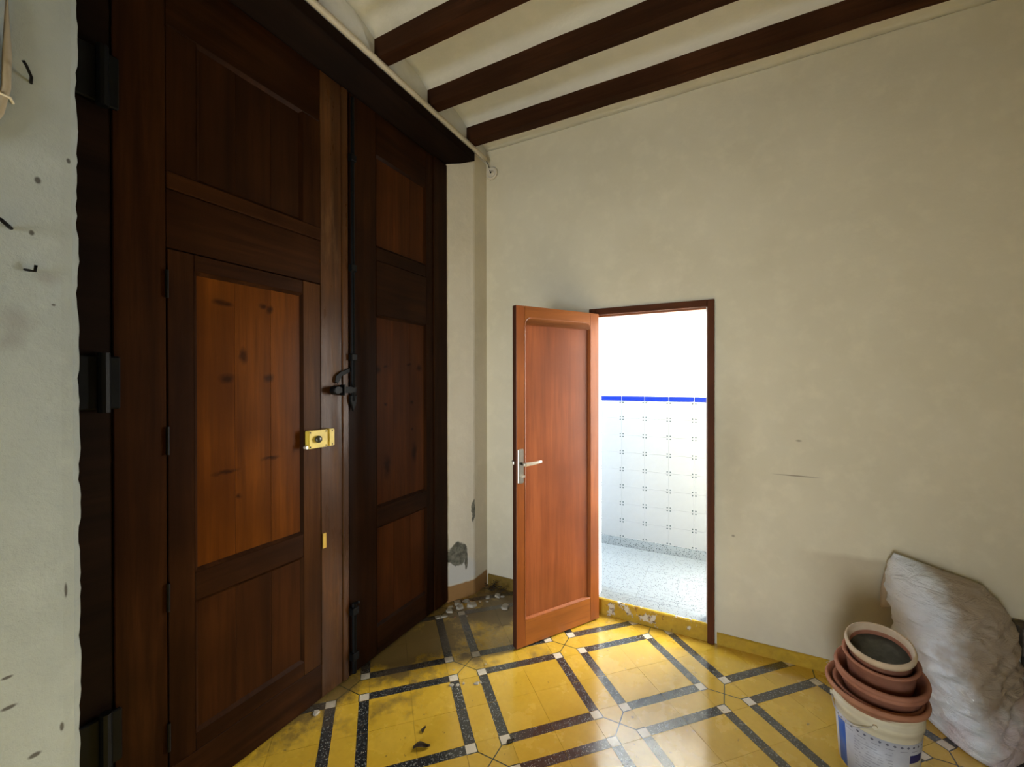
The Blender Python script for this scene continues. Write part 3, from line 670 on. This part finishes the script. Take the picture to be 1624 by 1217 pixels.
# long iron bolt rod with spear tip, slide latch, and the lower floor bolt
bm = bmesh.new(); tube(bm, [(XG + 0.018, 1.566, 1.47), (XG + 0.018, 1.566, 3.07)], 0.010, 8); rod = obj('bolt_rod', bm, M_IRON, g2)
for z in (2.17, 1.70, 2.75):
    box('rod_guide', XG + 0.001, XG + 0.030, 1.548, 1.584, z - 0.018, z + 0.018, M_IRON, rod, 0.003)
bm = bmesh.new(); prism(bm, [(1.545, 1.500), (1.590, 1.500), (1.588, 1.468), (1.566, 1.412), (1.546, 1.468)], 'x', XG + 0.008, XG + 0.022); finish(bm, 0.003); obj('spear_tip', bm, M_IRON, rod)
sl = box('slide_latch', XG + 0.008, XG + 0.030, 1.432, 1.580, 1.512, 1.545, M_IRON, g2, 0.005, 2)
bm = bmesh.new(); lathe(bm, [(0, 0), (0.022, 0), (0.022, 0.03), (0.018, 0.036), (0, 0.036)], 16); bm.transform(Matrix.Translation((XG + 0.010, 1.447, 1.528)) @ Matrix.Rotation(R(90), 4, 'Y')); obj('latch_knob', bm, M_IRON, sl)
box('latch_staple', XG + 0.002, XG + 0.038, 1.490, 1.502, 1.500, 1.556, M_IRON, sl, 0.003)
bm = bmesh.new(); prism(bm, [(1.458, 1.570), (1.475, 1.560), (1.500, 1.600), (1.560, 1.625), (1.560, 1.648), (1.490, 1.622), (1.462, 1.600)], 'x', XG + 0.007, XG + 0.013); finish(bm, 0.002); obj('latch_plate', bm, M_IRON, sl)
bm = bmesh.new(); tube(bm, [(XG + 0.020, 1.566, 0.03), (XG + 0.020, 1.566, 0.40)], 0.012, 8); fb = obj('floor_bolt', bm, M_IRON, g2)
for z in (0.12, 0.36): box('bolt_guide', XG + 0.001, XG + 0.036, 1.545, 1.587, z - 0.02, z + 0.02, M_IRON, fb, 0.003)
bm = bmesh.new(); tube(bm, [(XG + 0.020, 1.566, 0.395), (XG + 0.050, 1.572, 0.41)], 0.007, 8); obj('bolt_handle', bm, M_IRON, fb)

# lintel over the gate
bm = bmesh.new()
V8 = [(-1.655, 0.44, 3.186), (-1.655, 2.592, 3.186), (-1.80, 2.408, 3.098), (-1.80, 0.44, 3.098), (-1.655, 0.44, 3.250), (-1.655, 2.592, 3.250), (-1.80, 2.408, 3.250), (-1.80, 0.44, 3.250)]
vv = [bm.verts.new(p) for p in V8]
for f in ((0, 1, 2, 3), (4, 7, 6, 5), (0, 4, 5, 1), (1, 5, 6, 2), (2, 6, 7, 3), (3, 7, 4, 0)): bm.faces.new([vv[i] for i in f])
finish(bm, 0.003); tag(obj('trim_lintel', bm, M_LINTEL), 'dark timber lintel spanning above the gate', 'lintel', kind='structure')

# ------------------------------------------------------------------ inner door, standing open
hp, fp = Vector((-0.762, 2.702, 0)), Vector((-1.098, 2.161, 0)); dirv = (fp - hp).normalized(); DW = (fp - hp).length
rz = math.atan2(dirv.y, dirv.x)
d3 = empty('door_3', (hp.x, hp.y, 0.0), rz); tag(d3, 'reddish varnished inner door standing open with a metal lever handle', 'door', kind='structure')
# local frame: x from hinge to free edge, visible face at y = 0 looking towards +y ... leaf thickness on the -y side
nface = Vector((-dirv.y, dirv.x, 0)); side = 1 if nface.dot(-hp) > 0 else -1       # which local y looks to the camera
TK = 0.038; DB, DT = 0.008, 2.016
def dl(name, bm, mat, parent=d3, smooth=False, loc=None):
    me_o = obj(name, bm, mat, None, smooth); me_o.parent = parent
    if parent is not d3: me_o.location = me_o.location - parent.location
    return me_o
def dbox(name, x0, x1, y0, y1, z0, z1, mat, parent=d3, bev=0.002, seg=1):
    bm = bmesh.new(); ya, yb_ = sorted((y0 * side, y1 * side)); bx(bm, x0, x1, ya, yb_, z0, z1); finish(bm, bev, seg); return dl(name, bm, mat, parent)
px0, px1, pz0, pz1 = 0.074, 0.577, 0.162, 1.950
# frame with round-cornered top: outline minus rounded opening
def rounded(x0, x1, z0, z1, r, seg=6):
    pts = [(x0, z0), (x1, z0)]
    for k in range(seg + 1): a = k / seg * math.pi / 2; pts.append((x1 - r + r * math.cos(a), z1 - r + r * math.sin(a)))
    for k in range(seg + 1): a = math.pi / 2 + k / seg * math.pi / 2; pts.append((x0 + r + r * math.cos(a), z1 - r + r * math.sin(a)))
    return pts
dbox('hinge_stile', 0, px0, -TK, 0, DB, DT, M_DOOR); dbox('lock_stile', px1, DW, -TK, 0, DB, DT, M_DOOR)
dbox('bottom_rail', px0 + .0003, px1 - .0003, -TK, 0, DB, pz0, M_DOOR_H)
bm = bmesh.new(); r = 0.045; poly = [(px0 + .0003, DT), (px0 + .0003, pz1 - r)]
for k in range(7): a = math.pi - k / 6 * math.pi / 2; poly.append((px0 + r + r * math.cos(a), pz1 - r + r * math.sin(a)))
for k in range(7): a = math.pi / 2 - k / 6 * math.pi / 2; poly.append((px1 - r + r * math.cos(a), pz1 - r + r * math.sin(a)))
poly += [(px1 - .0003, pz1 - r), (px1 - .0003, DT)]
poly = [p for i, p in enumerate(poly) if i == 0 or (Vector(p) - Vector(poly[i - 1])).length > 1e-4]
prism(bm, poly, 'y', -TK * side, 0.0); finish(bm); dl('top_rail', bm, M_DOOR_H)
pn = dbox('panel', px0 - 0.005, px1 + 0.005, -TK + 0.010, -0.014, pz0 - 0.005, pz1 + 0.004, M_DPAN)
# bead round the panel
bm = bmesh.new(); O = rounded(px0, px1, pz0, pz1, 0.045); wv = 0.010
def inset(pts, w):
    cx, cz = (px0 + px1) / 2, (pz0 + pz1) / 2
    return rounded(px0 + w, px1 - w, pz0 + w, pz1 - w, 0.045 - w * 0.5)
I1 = inset(O, wv * 0.45); I2 = inset(O, wv)
ra = [bm.verts.new((x, 0.0015 * side, z)) for x, z in O]; rb = [bm.verts.new((x, -0.002 * side, z)) for x, z in I1]; rc = [bm.verts.new((x, -0.0145 * side, z)) for x, z in I2]
r0_ = [bm.verts.new((x, -0.0145 * side, z)) for x, z in O]
for P, Q in ((r0_, ra), (ra, rb), (rb, rc)):
    for k in range(len(P)): bm.faces.new((P[k], P[(k + 1) % len(P)], Q[(k + 1) % len(P)], Q[k]))
finish(bm); dl('panel_bead', bm, M_DOOR)
dbox('edge_strip', DW, DW + 0.0025, -TK, -0.001, DB, DT, M_DEDGE, bev=0.0005)
# lever handle set
pt = dbox('handle_plate', 0.590, 0.632, 0.0, 0.009, 0.974, 1.176, M_ALU, bev=0.006, seg=3)
bm = bmesh.new(); tube(bm, [(0.610, 0.006 * side, 1.092), (0.610, 0.045 * side, 1.092)], 0.009, 12); dl('lever_neck', bm, M_KNOB, pt, True)
bm = bmesh.new(); tube(bm, [(0.618, 0.045 * side, 1.092), (0.600, 0.047 * side, 1.092), (0.560, 0.048 * side, 1.093), (0.520, 0.046 * side, 1.096), (0.490, 0.042 * side, 1.098)], [0.011, 0.0115, 0.010, 0.009, 0.008], 12); dl('lever', bm, M_ALU_W, pt, True)
bm = bmesh.new(); tube(bm, [(0.610, 0.004 * side, 1.018), (0.610, 0.022 * side, 1.018)], 0.008, 10); bx(bm, 0.592, 0.612, *sorted((0.018 * side, 0.023 * side)), 1.012, 1.024); dl('thumb_turn', bm, M_ALU_W, pt)
bm = bmesh.new(); tube(bm, [(0.610, -(TK) * side, 1.092), (0.610, -(TK + 0.045) * side, 1.092), (0.60, -(TK + 0.05) * side, 1.092), (0.50, -(TK + 0.048) * side, 1.094)], 0.009, 10); dl('back_lever', bm, M_ALU)
dbox('latch_bolt', DW + 0.0025, DW + 0.012, -TK + 0.012, -0.014, 1.085, 1.105, M_ALU, bev=0.002)
for z in (0.25, 1.75):
    bm = bmesh.new(); tube(bm, [(-0.006, -TK * 0.6 * side, z - 0.04), (-0.006, -TK * 0.6 * side, z + 0.04)], 0.006, 8); dl('hinge', bm, M_KNOB)

# ------------------------------------------------------------------ conduit, rosette, cable, hooks
bm = bmesh.new(); tube(bm, [(XW + 0.020, YR + 0.02, 3.266), (XW + 0.020, 1.0, 3.266), (XW + 0.020, 2.55, 3.266), (XW + 0.022, 2.66, 3.264), (XW + 0.032, 2.715, 3.252)], 0.0165, 12)
tag(obj('conduit', bm, M_PIPE, None, True), 'ivory conduit running along the top of the dark lintel', 'pipe')
ros = empty('wire_insulator', (-1.612, YB, 3.165)); tag(ros, 'small round porcelain insulator on the wall at the end of the conduit', 'insulator')
bm = bmesh.new(); lathe(bm, [(0, 0), (0.046, 0), (0.049, 0.010), (0.043, 0.020), (0.036, 0.020), (0.030, 0.012), (0.014, 0.014), (0.014, 0.026), (0, 0.027)], 28); bm.transform(Matrix.Translation((-1.612, YB, 3.165)) @ Matrix.Rotation(R(90), 4, 'X')); obj('disc', bm, M_PORC, ros, True)
bm = bmesh.new(); lathe(bm, [(0, 0), (0.007, 0), (0.006, 0.004), (0, 0.005)], 12); bm.transform(Matrix.Translation((-1.612, YB - 0.0265, 3.165)) @ Matrix.Rotation(R(90), 4, 'X')); obj('screw', bm, M_IRON, ros)
bm = bmesh.new(); tube(bm, [(-1.637, 2.722, 3.250), (-1.632, 2.745, 3.225), (-1.628, 2.760, 3.20), (-1.628, 2.766, 3.17), (-1.64, 2.768, 3.14), (-1.625, 2.768, 3.118)], 0.003, 8); obj('wire', bm, M_IRON, ros)

bm = bmesh.new(); pts = [(XW + 0.012, 0.353, 3.24), (XW + 0.012, 0.355, 2.75), (XW + 0.012, 0.356, 2.42), (XW + 0.012, 0.354, 2.33), (XW + 0.012, 0.342, 2.26), (XW + 0.012, 0.322, 2.21), (XW + 0.012, 0.28, 2.18), (XW + 0.012, 0.2, 2.16)]
tube(bm, pts, 0.0085, 10); tube(bm, [(x, y - 0.02, z - 0.005) for x, y, z in pts], 0.008, 10)
cab = obj('wall_cable', bm, M_CABLE, None, True); tag(cab, 'pair of beige cables clipped to the grey plaster wall, bending away', 'cable')
bm = bmesh.new(); tube(bm, [(XW, 0.325, 2.307), (XW + 0.022, 0.332, 2.306), (XW + 0.024, 0.358, 2.303), (XW, 0.368, 2.302)], 0.0035, 6); obj('clip', bm, M_PORC, cab)
def hook(label, pts, r=0.004):
    bm = bmesh.new(); tube(bm, pts, r, 8); return tag(obj('wall_hook', bm, M_IRON, None, True), label, 'hook')
hook('rusty bent nail high on the grey plaster beside the cable', [(XW - 0.01, 0.402, 2.374), (XW + 0.025, 0.395, 2.380), (XW + 0.05, 0.380, 2.392), (XW + 0.052, 0.374, 2.40)], 0.0035)
hook('rusty nail sticking out of the grey plaster below the cable', [(XW - 0.01, 0.368, 1.972), (XW + 0.02, 0.352, 1.975), (XW + 0.045, 0.336, 1.979)], 0.0045)
hook('small L shaped hook in the grey plaster beneath the two nails', [(XW - 0.01, 0.384, 1.872), (XW + 0.012, 0.392, 1.868), (XW + 0.014, 0.402, 1.868), (XW + 0.014, 0.404, 1.884)], 0.0035)

# ------------------------------------------------------------------ bucket with terracotta bowls
BC = Vector((0.532, 2.185, 0.0))
bk = empty('paint_bucket', BC); tag(bk, 'white plastic paint bucket with blue printed wrap holding terracotta bowls', 'bucket')
bm = bmesh.new()
lathe(bm, [(0, 0.0), (0.117, 0.0), (0.121, 0.004), (0.1345, 0.205), (0.137, 0.235), (0.142, 0.237), (0.143, 0.262), (0.1395, 0.264), (0.140, 0.287), (0.1465, 0.289), (0.147, 0.300), (0.141, 0.302), (0.136, 0.298), (0.132, 0.20), (0.117, 0.006), (0, 0.006)], 64, BC)
obj('bucket_body', bm, M_PLAS, bk, True)
bm = bmesh.new(); lathe(bm, [(0.1217, 0.006), (0.1352, 0.205)], 64, BC); bmesh.ops.recalc_face_normals(bm, faces=bm.faces)
r1 = bmesh.ops.extrude_face_region(bm, geom=list(bm.faces)); 
for v in [q for q in r1['geom'] if isinstance(q, bmesh.types.BMVert)]:
    d = Vector((v.co.x - BC.x, v.co.y - BC.y, 0)).normalized() * 0.0006; v.co += d
finish(bm); wr = obj('printed_wrap', bm, M_WRAP, bk, True, origin=BC); wr['label'] = 'printed paper wrap with blue stripe and lines of small text'
bm = bmesh.new()
vd = math.atan2(-BC.y, -BC.x)
for s in (0,):
    pts = []
    for k in range(25):
        t = k / 24; a = vd - R(52) + t * R(78) - R(28); rr_ = 0.146 + 0.006 * math.sin(math.pi * t); pts.append((BC.x + rr_ * math.cos(a), BC.y + rr_ * math.sin(a), 0.250 - 0.045 * math.sin(math.pi * t)))
    tube(bm, pts, 0.0022, 6)
obj('wire_handle', bm, M_WIRE, bk, True)
for p in (pts[0], pts[-1]):
    bm = bmesh.new(); d = Vector((p[0] - BC.x, p[1] - BC.y, 0)).normalized(); tube(bm, [Vector(p) - d * 0.012, Vector(p) + d * 0.006], 0.008, 10); obj('handle_lug', bm, M_PLAS, bk)

def vessel(name, label, prof, c, mats, tilt=0.0, tdir=0.0, extra=None):
    bm = bmesh.new(); lathe(bm, prof, 64); bmesh.ops.recalc_face_normals(bm, faces=bm.faces)
    if len(mats) > 1:
        zt = max(v.co.z for v in bm.verts)
        for f in bm.faces:
            if f.calc_center_median().z < zt - 0.027: f.material_index = 1
    o = obj(name, bm, mats, None, True, origin=(0, 0, 0)); o.location = c
    if tilt:
        ax = Vector((math.cos(tdir), math.sin(tdir), 0)).cross(Vector((0, 0, 1))) * -1
        o.rotation_mode = 'QUATERNION'; o.rotation_quaternion = Matrix.Rotation(tilt, 4, ax).to_quaternion()
    tag(o, label, 'bowl', 'terracotta bowls stacked on the bucket')
    return o
# profiles start at the outer foot, go up outside, over the rim and down inside
def bowl(R_, h, foot, rimh, t=0.009, bulge=0.0):
    return [(0, 0), (foot, 0), (foot + (R_ - foot) * 0.45 + bulge, h * 0.38), (R_ - 0.012 + bulge * 0.4, h - rimh), (R_ - 0.002, h - rimh + 0.002), (R_, h - rimh * 0.5), (R_ - 0.003, h - 0.002), (R_ - 0.008, h), (R_ - t - 0.004, h - 0.003), (R_ - t - 0.010, h - rimh), (foot + (R_ - foot) * 0.42 - t + bulge, h * 0.40), (foot - 0.004, t), (0, t)]
tow = vd
vessel('terracotta_bowl', 'widest terracotta bowl, sitting in the mouth of the bucket', bowl(0.163, 0.105, 0.085, 0.022), (0.524, 2.176, 0.234), [M_TC], R(2), tow)
vessel('terracotta_bowl', 'terracotta bowl nested inside the widest one, only its rim showing', bowl(0.142, 0.085, 0.070, 0.010), (0.530, 2.182, 0.247), [M_TC2], R(3), tow)
vessel('terracotta_bowl', 'double-rimmed terracotta bowl in the middle of the stack', [(0, 0), (0.07, 0), (0.117, 0.057), (0.136, 0.112), (0.142, 0.114), (0.145, 0.119), (0.1425, 0.125), (0.1405, 0.128), (0.145, 0.132), (0.148, 0.139), (0.146, 0.147), (0.140, 0.150), (0.134, 0.147), (0.129, 0.135), (0.106, 0.060), (0.066, 0.009), (0, 0.009)], (0.543, 2.190, 0.262), [M_TC2], R(7), tow)
vessel('terracotta_bowl', 'narrow terracotta pot standing in the double-rimmed bowl', bowl(0.122, 0.150, 0.088, 0.012), (0.545, 2.197, 0.3195), [M_TC2], R(10), tow)
top = vessel('terracotta_bowl', 'topmost bowl with lime-crusted pale rim and dark dried crust', bowl(0.111, 0.192, 0.072, 0.028, 0.007, 0.004), (0.5455, 2.2075, 0.3365), [M_TC3, M_TC2], R(15), tow)
bm = bmesh.new(); n = 40; ring = []
lathe(bm, [(0.0935, 0.146), (0.06, 0.149), (0.02, 0.150), (0, 0.150)], 48)
for v in bm.verts: v.co.z += 0.003 * noise.noise(v.co * 40)
cr = obj('dried_crust', bm, M_SOIL, None, False, origin=(0, 0, 0)); cr.parent = top; cr.location = (0, 0, 0)

# ------------------------------------------------------------------ woven sack leaning on the wall
rings = [  # z, cx, cy, ax, ay, fall of the top towards +x
    (0.000, 0.965, 2.540, 0.150, 0.150, 0), (0.020, 0.965, 2.540, 0.172, 0.172, 0), (0.09, 0.955, 2.545, 0.178, 0.182, 0), (0.18, 0.940, 2.555, 0.180, 0.178, 0), (0.26, 0.925, 2.565, 0.192, 0.178, -.05),
    (0.34, 0.918, 2.575, 0.204, 0.172, -.10), (0.42, 0.915, 2.590, 0.208, 0.160, -.16), (0.50, 0.908, 2.610, 0.206, 0.142, -.20), (0.56, 0.902, 2.632, 0.198, 0.118, -.24), (0.61, 0.896, 2.658, 0.186, 0.088, -.27), (0.645, 0.890, 2.684, 0.172, 0.055, -.3), (0.668, 0.884, 2.703, 0.160, 0.022, -.3)]
bm = bmesh.new(); NS = 150; NV = 120; rows = []
def lerp(t):
    f = t * (len(rings) - 1); i = min(int(f), len(rings) - 2); u = f - i; u2 = u
    return [a + (b - a) * u2 for a, b in zip(rings[i], rings[i + 1])]
SEC = [(-1.0, 1.0), (-1.0, 0.35), (-0.62, -0.55), (-0.28, -1.0), (0.10, -0.98), (0.62, -0.45), (1.0, 0.15), (1.0, 1.0), (0.0, 1.0)]
for _ in range(3):
    SEC = [((1 - t) * a[0] + t * b[0], (1 - t) * a[1] + t * b[1]) for a, b in zip(SEC, SEC[1:] + SEC[:1]) for t in (0.25, 0.75)]
def sec_pts(n):
    L = [0.0]
    for a, b in zip(SEC, SEC[1:] + SEC[:1]): L.append(L[-1] + math.hypot(b[0] - a[0], b[1] - a[1]))
    out = []; i = 0
    for k in range(n):
        d = L[-1] * k / n
        while L[i + 1] < d: i += 1
        t = (d - L[i]) / (L[i + 1] - L[i]); a, b = SEC[i], SEC[(i + 1) % len(SEC)]
        out.append((a[0] + (b[0] - a[0]) * t, a[1] + (b[1] - a[1]) * t))
    return out
SP = sec_pts(NS)
for q in range(NV + 1):
    z, cx, cy, ax, ay, sl_ = lerp(q / NV); row = []
    for k in range(NS):
        ca, sa = SP[k]
        x = cx + ax * ca; y = cy + ay * sa
        zz = z + sl_ * (x - cx) * 1.0
        nrm = Vector((ca / ax, sa / ay, 0)).normalized() if abs(ca) + abs(sa) > 0.01 else Vector((0, 1, 0))
        p3 = Vector((x, y, zz))
        f1 = noise.noise(p3 * 5.5 + Vector((3, 1, 8))) * 0.022
        rg = noise.noise(Vector((x * 5 + zz * 6, y * 6, zz * 14 - x * 9)))
        f2 = (0.35 - abs(rg)) * 0.034
        f3 = (0.5 - abs(noise.noise(Vector((x * 17 - zz * 10, y * 15, zz * 34 + x * 20))))) * 0.012
        amp = min(1.0, zz / 0.06) * (0.5 + 0.5 * min(1, (0.70 - z) / 0.15))
        pv = p3 + nrm * (f1 + f2 + f3) * amp
        pv.y = min(pv.y, YB - 0.004 - 0.003 * (k % 2)); pv.z = max(pv.z, 0.001)
        row.append(bm.verts.new(pv))
    rows.append(row)
for a, b in zip(rows, rows[1:]):
    for k in range(NS): bm.faces.new((a[k], a[(k + 1) % NS], b[(k + 1) % NS], b[k]))
bm.faces.new(rows[0][::-1]); bm.faces.new(rows[-1]); finish(bm)
sk = obj('sack', bm, M_SACK, None, True, origin=(0.95, 2.58, 0)); tag(sk, 'crumpled white woven sack slumped against the cream wall', 'sack')
bm = bmesh.new(); G = []
for i in range(13):
    r_ = []
    for j in range(9):
        s, t = i / 12, j / 8
        x = 0.715 + 0.06 * t + (-0.035 + 0.05 * t) * s - 0.01 * math.sin(s * 3); z = 0.662 - 0.01 * t - s * (0.24 - 0.05 * t)
        y = 2.742 - 0.02 * t + 0.008 * math.sin(t * 5 + s * 4) - 0.03 * s * t
        r_.append(bm.verts.new((x, y, z)))
    G.append(r_)
for a, b in zip(G, G[1:]):
    for j in range(8): bm.faces.new((a[j], a[j + 1], b[j + 1], b[j]))
finish(bm); fo = obj('plastic_liner', bm, M_FILM, sk, True); fo['label'] = 'translucent plastic liner sticking out at the mouth'
md_ = fo.modifiers.new('t', 'SOLIDIFY'); md_.thickness = 0.0006

# boards lying beside the sack
for k, (z0, z1, y0, y1, x0, lab) in enumerate(((0.0, 0.115, 2.50, 2.70, 1.19, 'dark board at the bottom of the pile behind the sack'), (0.117, 0.235, 2.53, 2.74, 1.185, 'thick weathered board second from the floor behind the sack'),
                          (0.237, 0.33, 2.52, 2.74, 1.175, 'greyish board below the top one behind the sack'), (0.332, 0.352, 2.55, 2.745, 1.18, 'thin brown board in the pile behind the sack'), (0.354, 0.475, 2.66, 2.755, 1.145, 'board on edge on top of the pile behind the sack'))):
    b_ = box('board', x0, x0 + 0.9, y0, y1, z0, z1, M_BOARD, None, 0.003); tag(b_, lab, 'board', 'boards piled behind the sack')

# ------------------------------------------------------------------ plaster fragments and litter on the floor
def chip(x, y, s, hgt, mat, label, cat, group, rot=0.0, seed=0, name='plaster_fragment'):
    rr = random.Random(seed); n = rr.randint(5, 7); bm = bmesh.new()
    poly = [(s * rr.uniform(.65, 1.1) * math.cos(2 * math.pi * k / n + rr.uniform(-.25, .25)), s * rr.uniform(.5, .95) * math.sin(2 * math.pi * k / n + rr.uniform(-.2, .2))) for k in range(n)]
    hgt *= 0.62; prism(bm, poly, 'z', 0, hgt); 
    for v in bm.verts:
        if v.co.z > hgt * .5: v.co.x *= rr.uniform(.75, .95); v.co.y *= rr.uniform(.75, .95); v.co.z += rr.uniform(-.25, .25) * hgt
    finish(bm, min(0.0015, hgt * .2)); o = obj(name, bm, mat, None, False, origin=(0, 0, 0)); o.location = (x, y, 0.0004); o.rotation_euler = (0, 0, rot)
    return tag(o, label, cat, group)
GR = 'plaster fragments fallen below the crumbling jamb'
LB = 'pale plaster fragment lying below the crumbling jamb'
k = 0
for x, y, s, hgt, mt in ((-1.695, 2.318, .034, .022, M_CHIP), (-1.66, 2.395, .036, .026, M_CHIP), (-1.70, 2.42, .028, .02, M_CHIP), (-1.66, 2.475, .030, .022, M_CHIP), (-1.715, 2.365, .024, .018, M_CHIP), (-1.60, 2.455, .040, .030, M_CHIP),
                         (-1.555, 2.60, .024, .016, M_CHIP), (-1.50, 2.645, .032, .02, M_CHIP), (-1.465, 2.66, .02, .014, M_CHIP), (-1.38, 2.535, .040, .026, M_CHIP), (-1.69, 2.255, .026, .012, M_CHIP), (-1.715, 2.225, .018, .012, M_CHIP),
                         (-1.56, 2.33, .010, .007, M_CHIP), (-1.62, 2.28, .012, .008, M_CHIP_T), (-1.575, 2.52, .014, .01, M_CHIP), (-1.53, 2.55, .012, .008, M_CHIP)):
    lb = {5: 'largest plaster lump on the floor below the crumbling jamb', 9: 'lone plaster lump lying across a black stripe behind the open door', 7: 'plaster fragment lying beside the dark twigs in the corner', 10: 'flat plaster flake lying at the foot of the far gate leaf'}.get(k, LB)
    chip(x, y, s, hgt, mt, lb, 'plaster fragment', GR, k * 1.3, 20 + k); k += 1
GR2 = 'specks of fallen plaster on the tiles before the gate'
for x, y, s in ((-1.735, 1.315, .022), (-1.275, 1.76, .015), (-1.225, 1.80, .011), (-1.165, 1.83, .018), (-1.15, 1.845, .010), (-1.245, 1.775, .012), (-0.86, 1.455, .007), (-1.20, 1.98, .007), (-1.33, 1.86, .007), (-1.11, 1.99, .006)):
    chip(x, y, s, s * 0.55, M_CHIP, 'plaster crumb against the foot of the near gate leaf' if s == .022 else 'small pale speck of plaster on the yellow tiles before the gate', 'plaster fragment', GR2, k * 1.7, 60 + k); k += 1
# curled dead leaf and dark litter
for lab, x, y, s, rot in (('dark curled dead leaf on the yellow tile square near the gate', -1.17, 1.40, 0.036, 0.7), ('smaller dead leaf fragment beside the curled leaf', -1.22, 1.475, 0.018, 2.0), ('thin dead leaf on the yellow band between black stripes', -0.845, 1.60, 0.020, 1.2)):
    bm = bmesh.new(); G = []
    for i in range(9):
        t = i / 8; wd = s * 0.42 * math.sin(math.pi * min(1, t * 0.9 + 0.08)) ** 0.8
        G.append([bm.verts.new(((t - .5) * 2 * s, (j / 4 - .5) * 2 * wd + 0.15 * s * math.sin(t * 5), 0.0012 + 0.30 * s * abs(j / 4 - .5) ** 1.5 * 2 + 0.12 * s * math.sin(t * 4) ** 2)) for j in range(5)])
    for a, b in zip(G, G[1:]):
        for j in range(4): bm.faces.new((a[j], a[j + 1], b[j + 1], b[j]))
    finish(bm); o = obj('dead_leaf', bm, M_LITTER, None, True, origin=(0, 0, 0)); o.location = (x, y, 0.0005); o.rotation_euler = (0, 0, rot); tag(o, lab, 'leaf')
    sm = o.modifiers.new('t', 'SOLIDIFY'); sm.thickness = 0.0008
bm = bmesh.new(); rr = random.Random(3)
for q in range(16):
    a = Vector((-1.60 + rr.uniform(-.04, .12), 2.71 + rr.uniform(-.03, .03), rr.uniform(.002, .02)))
    pts = [a]
    for s in range(5): pts.append(pts[-1] + Vector((rr.uniform(-.02, .035), rr.uniform(-.015, .008), rr.uniform(-.008, .02))))
    pts = [Vector((p.x, min(p.y, YB - 0.02), max(p.z, 0.003))) for p in pts]; tube(bm, pts, 0.0022, 5)
lt = obj('twig_litter', bm, M_LITTER); tag(lt, 'tangle of dark twigs and dust in the corner behind the door', 'litter', kind='stuff')
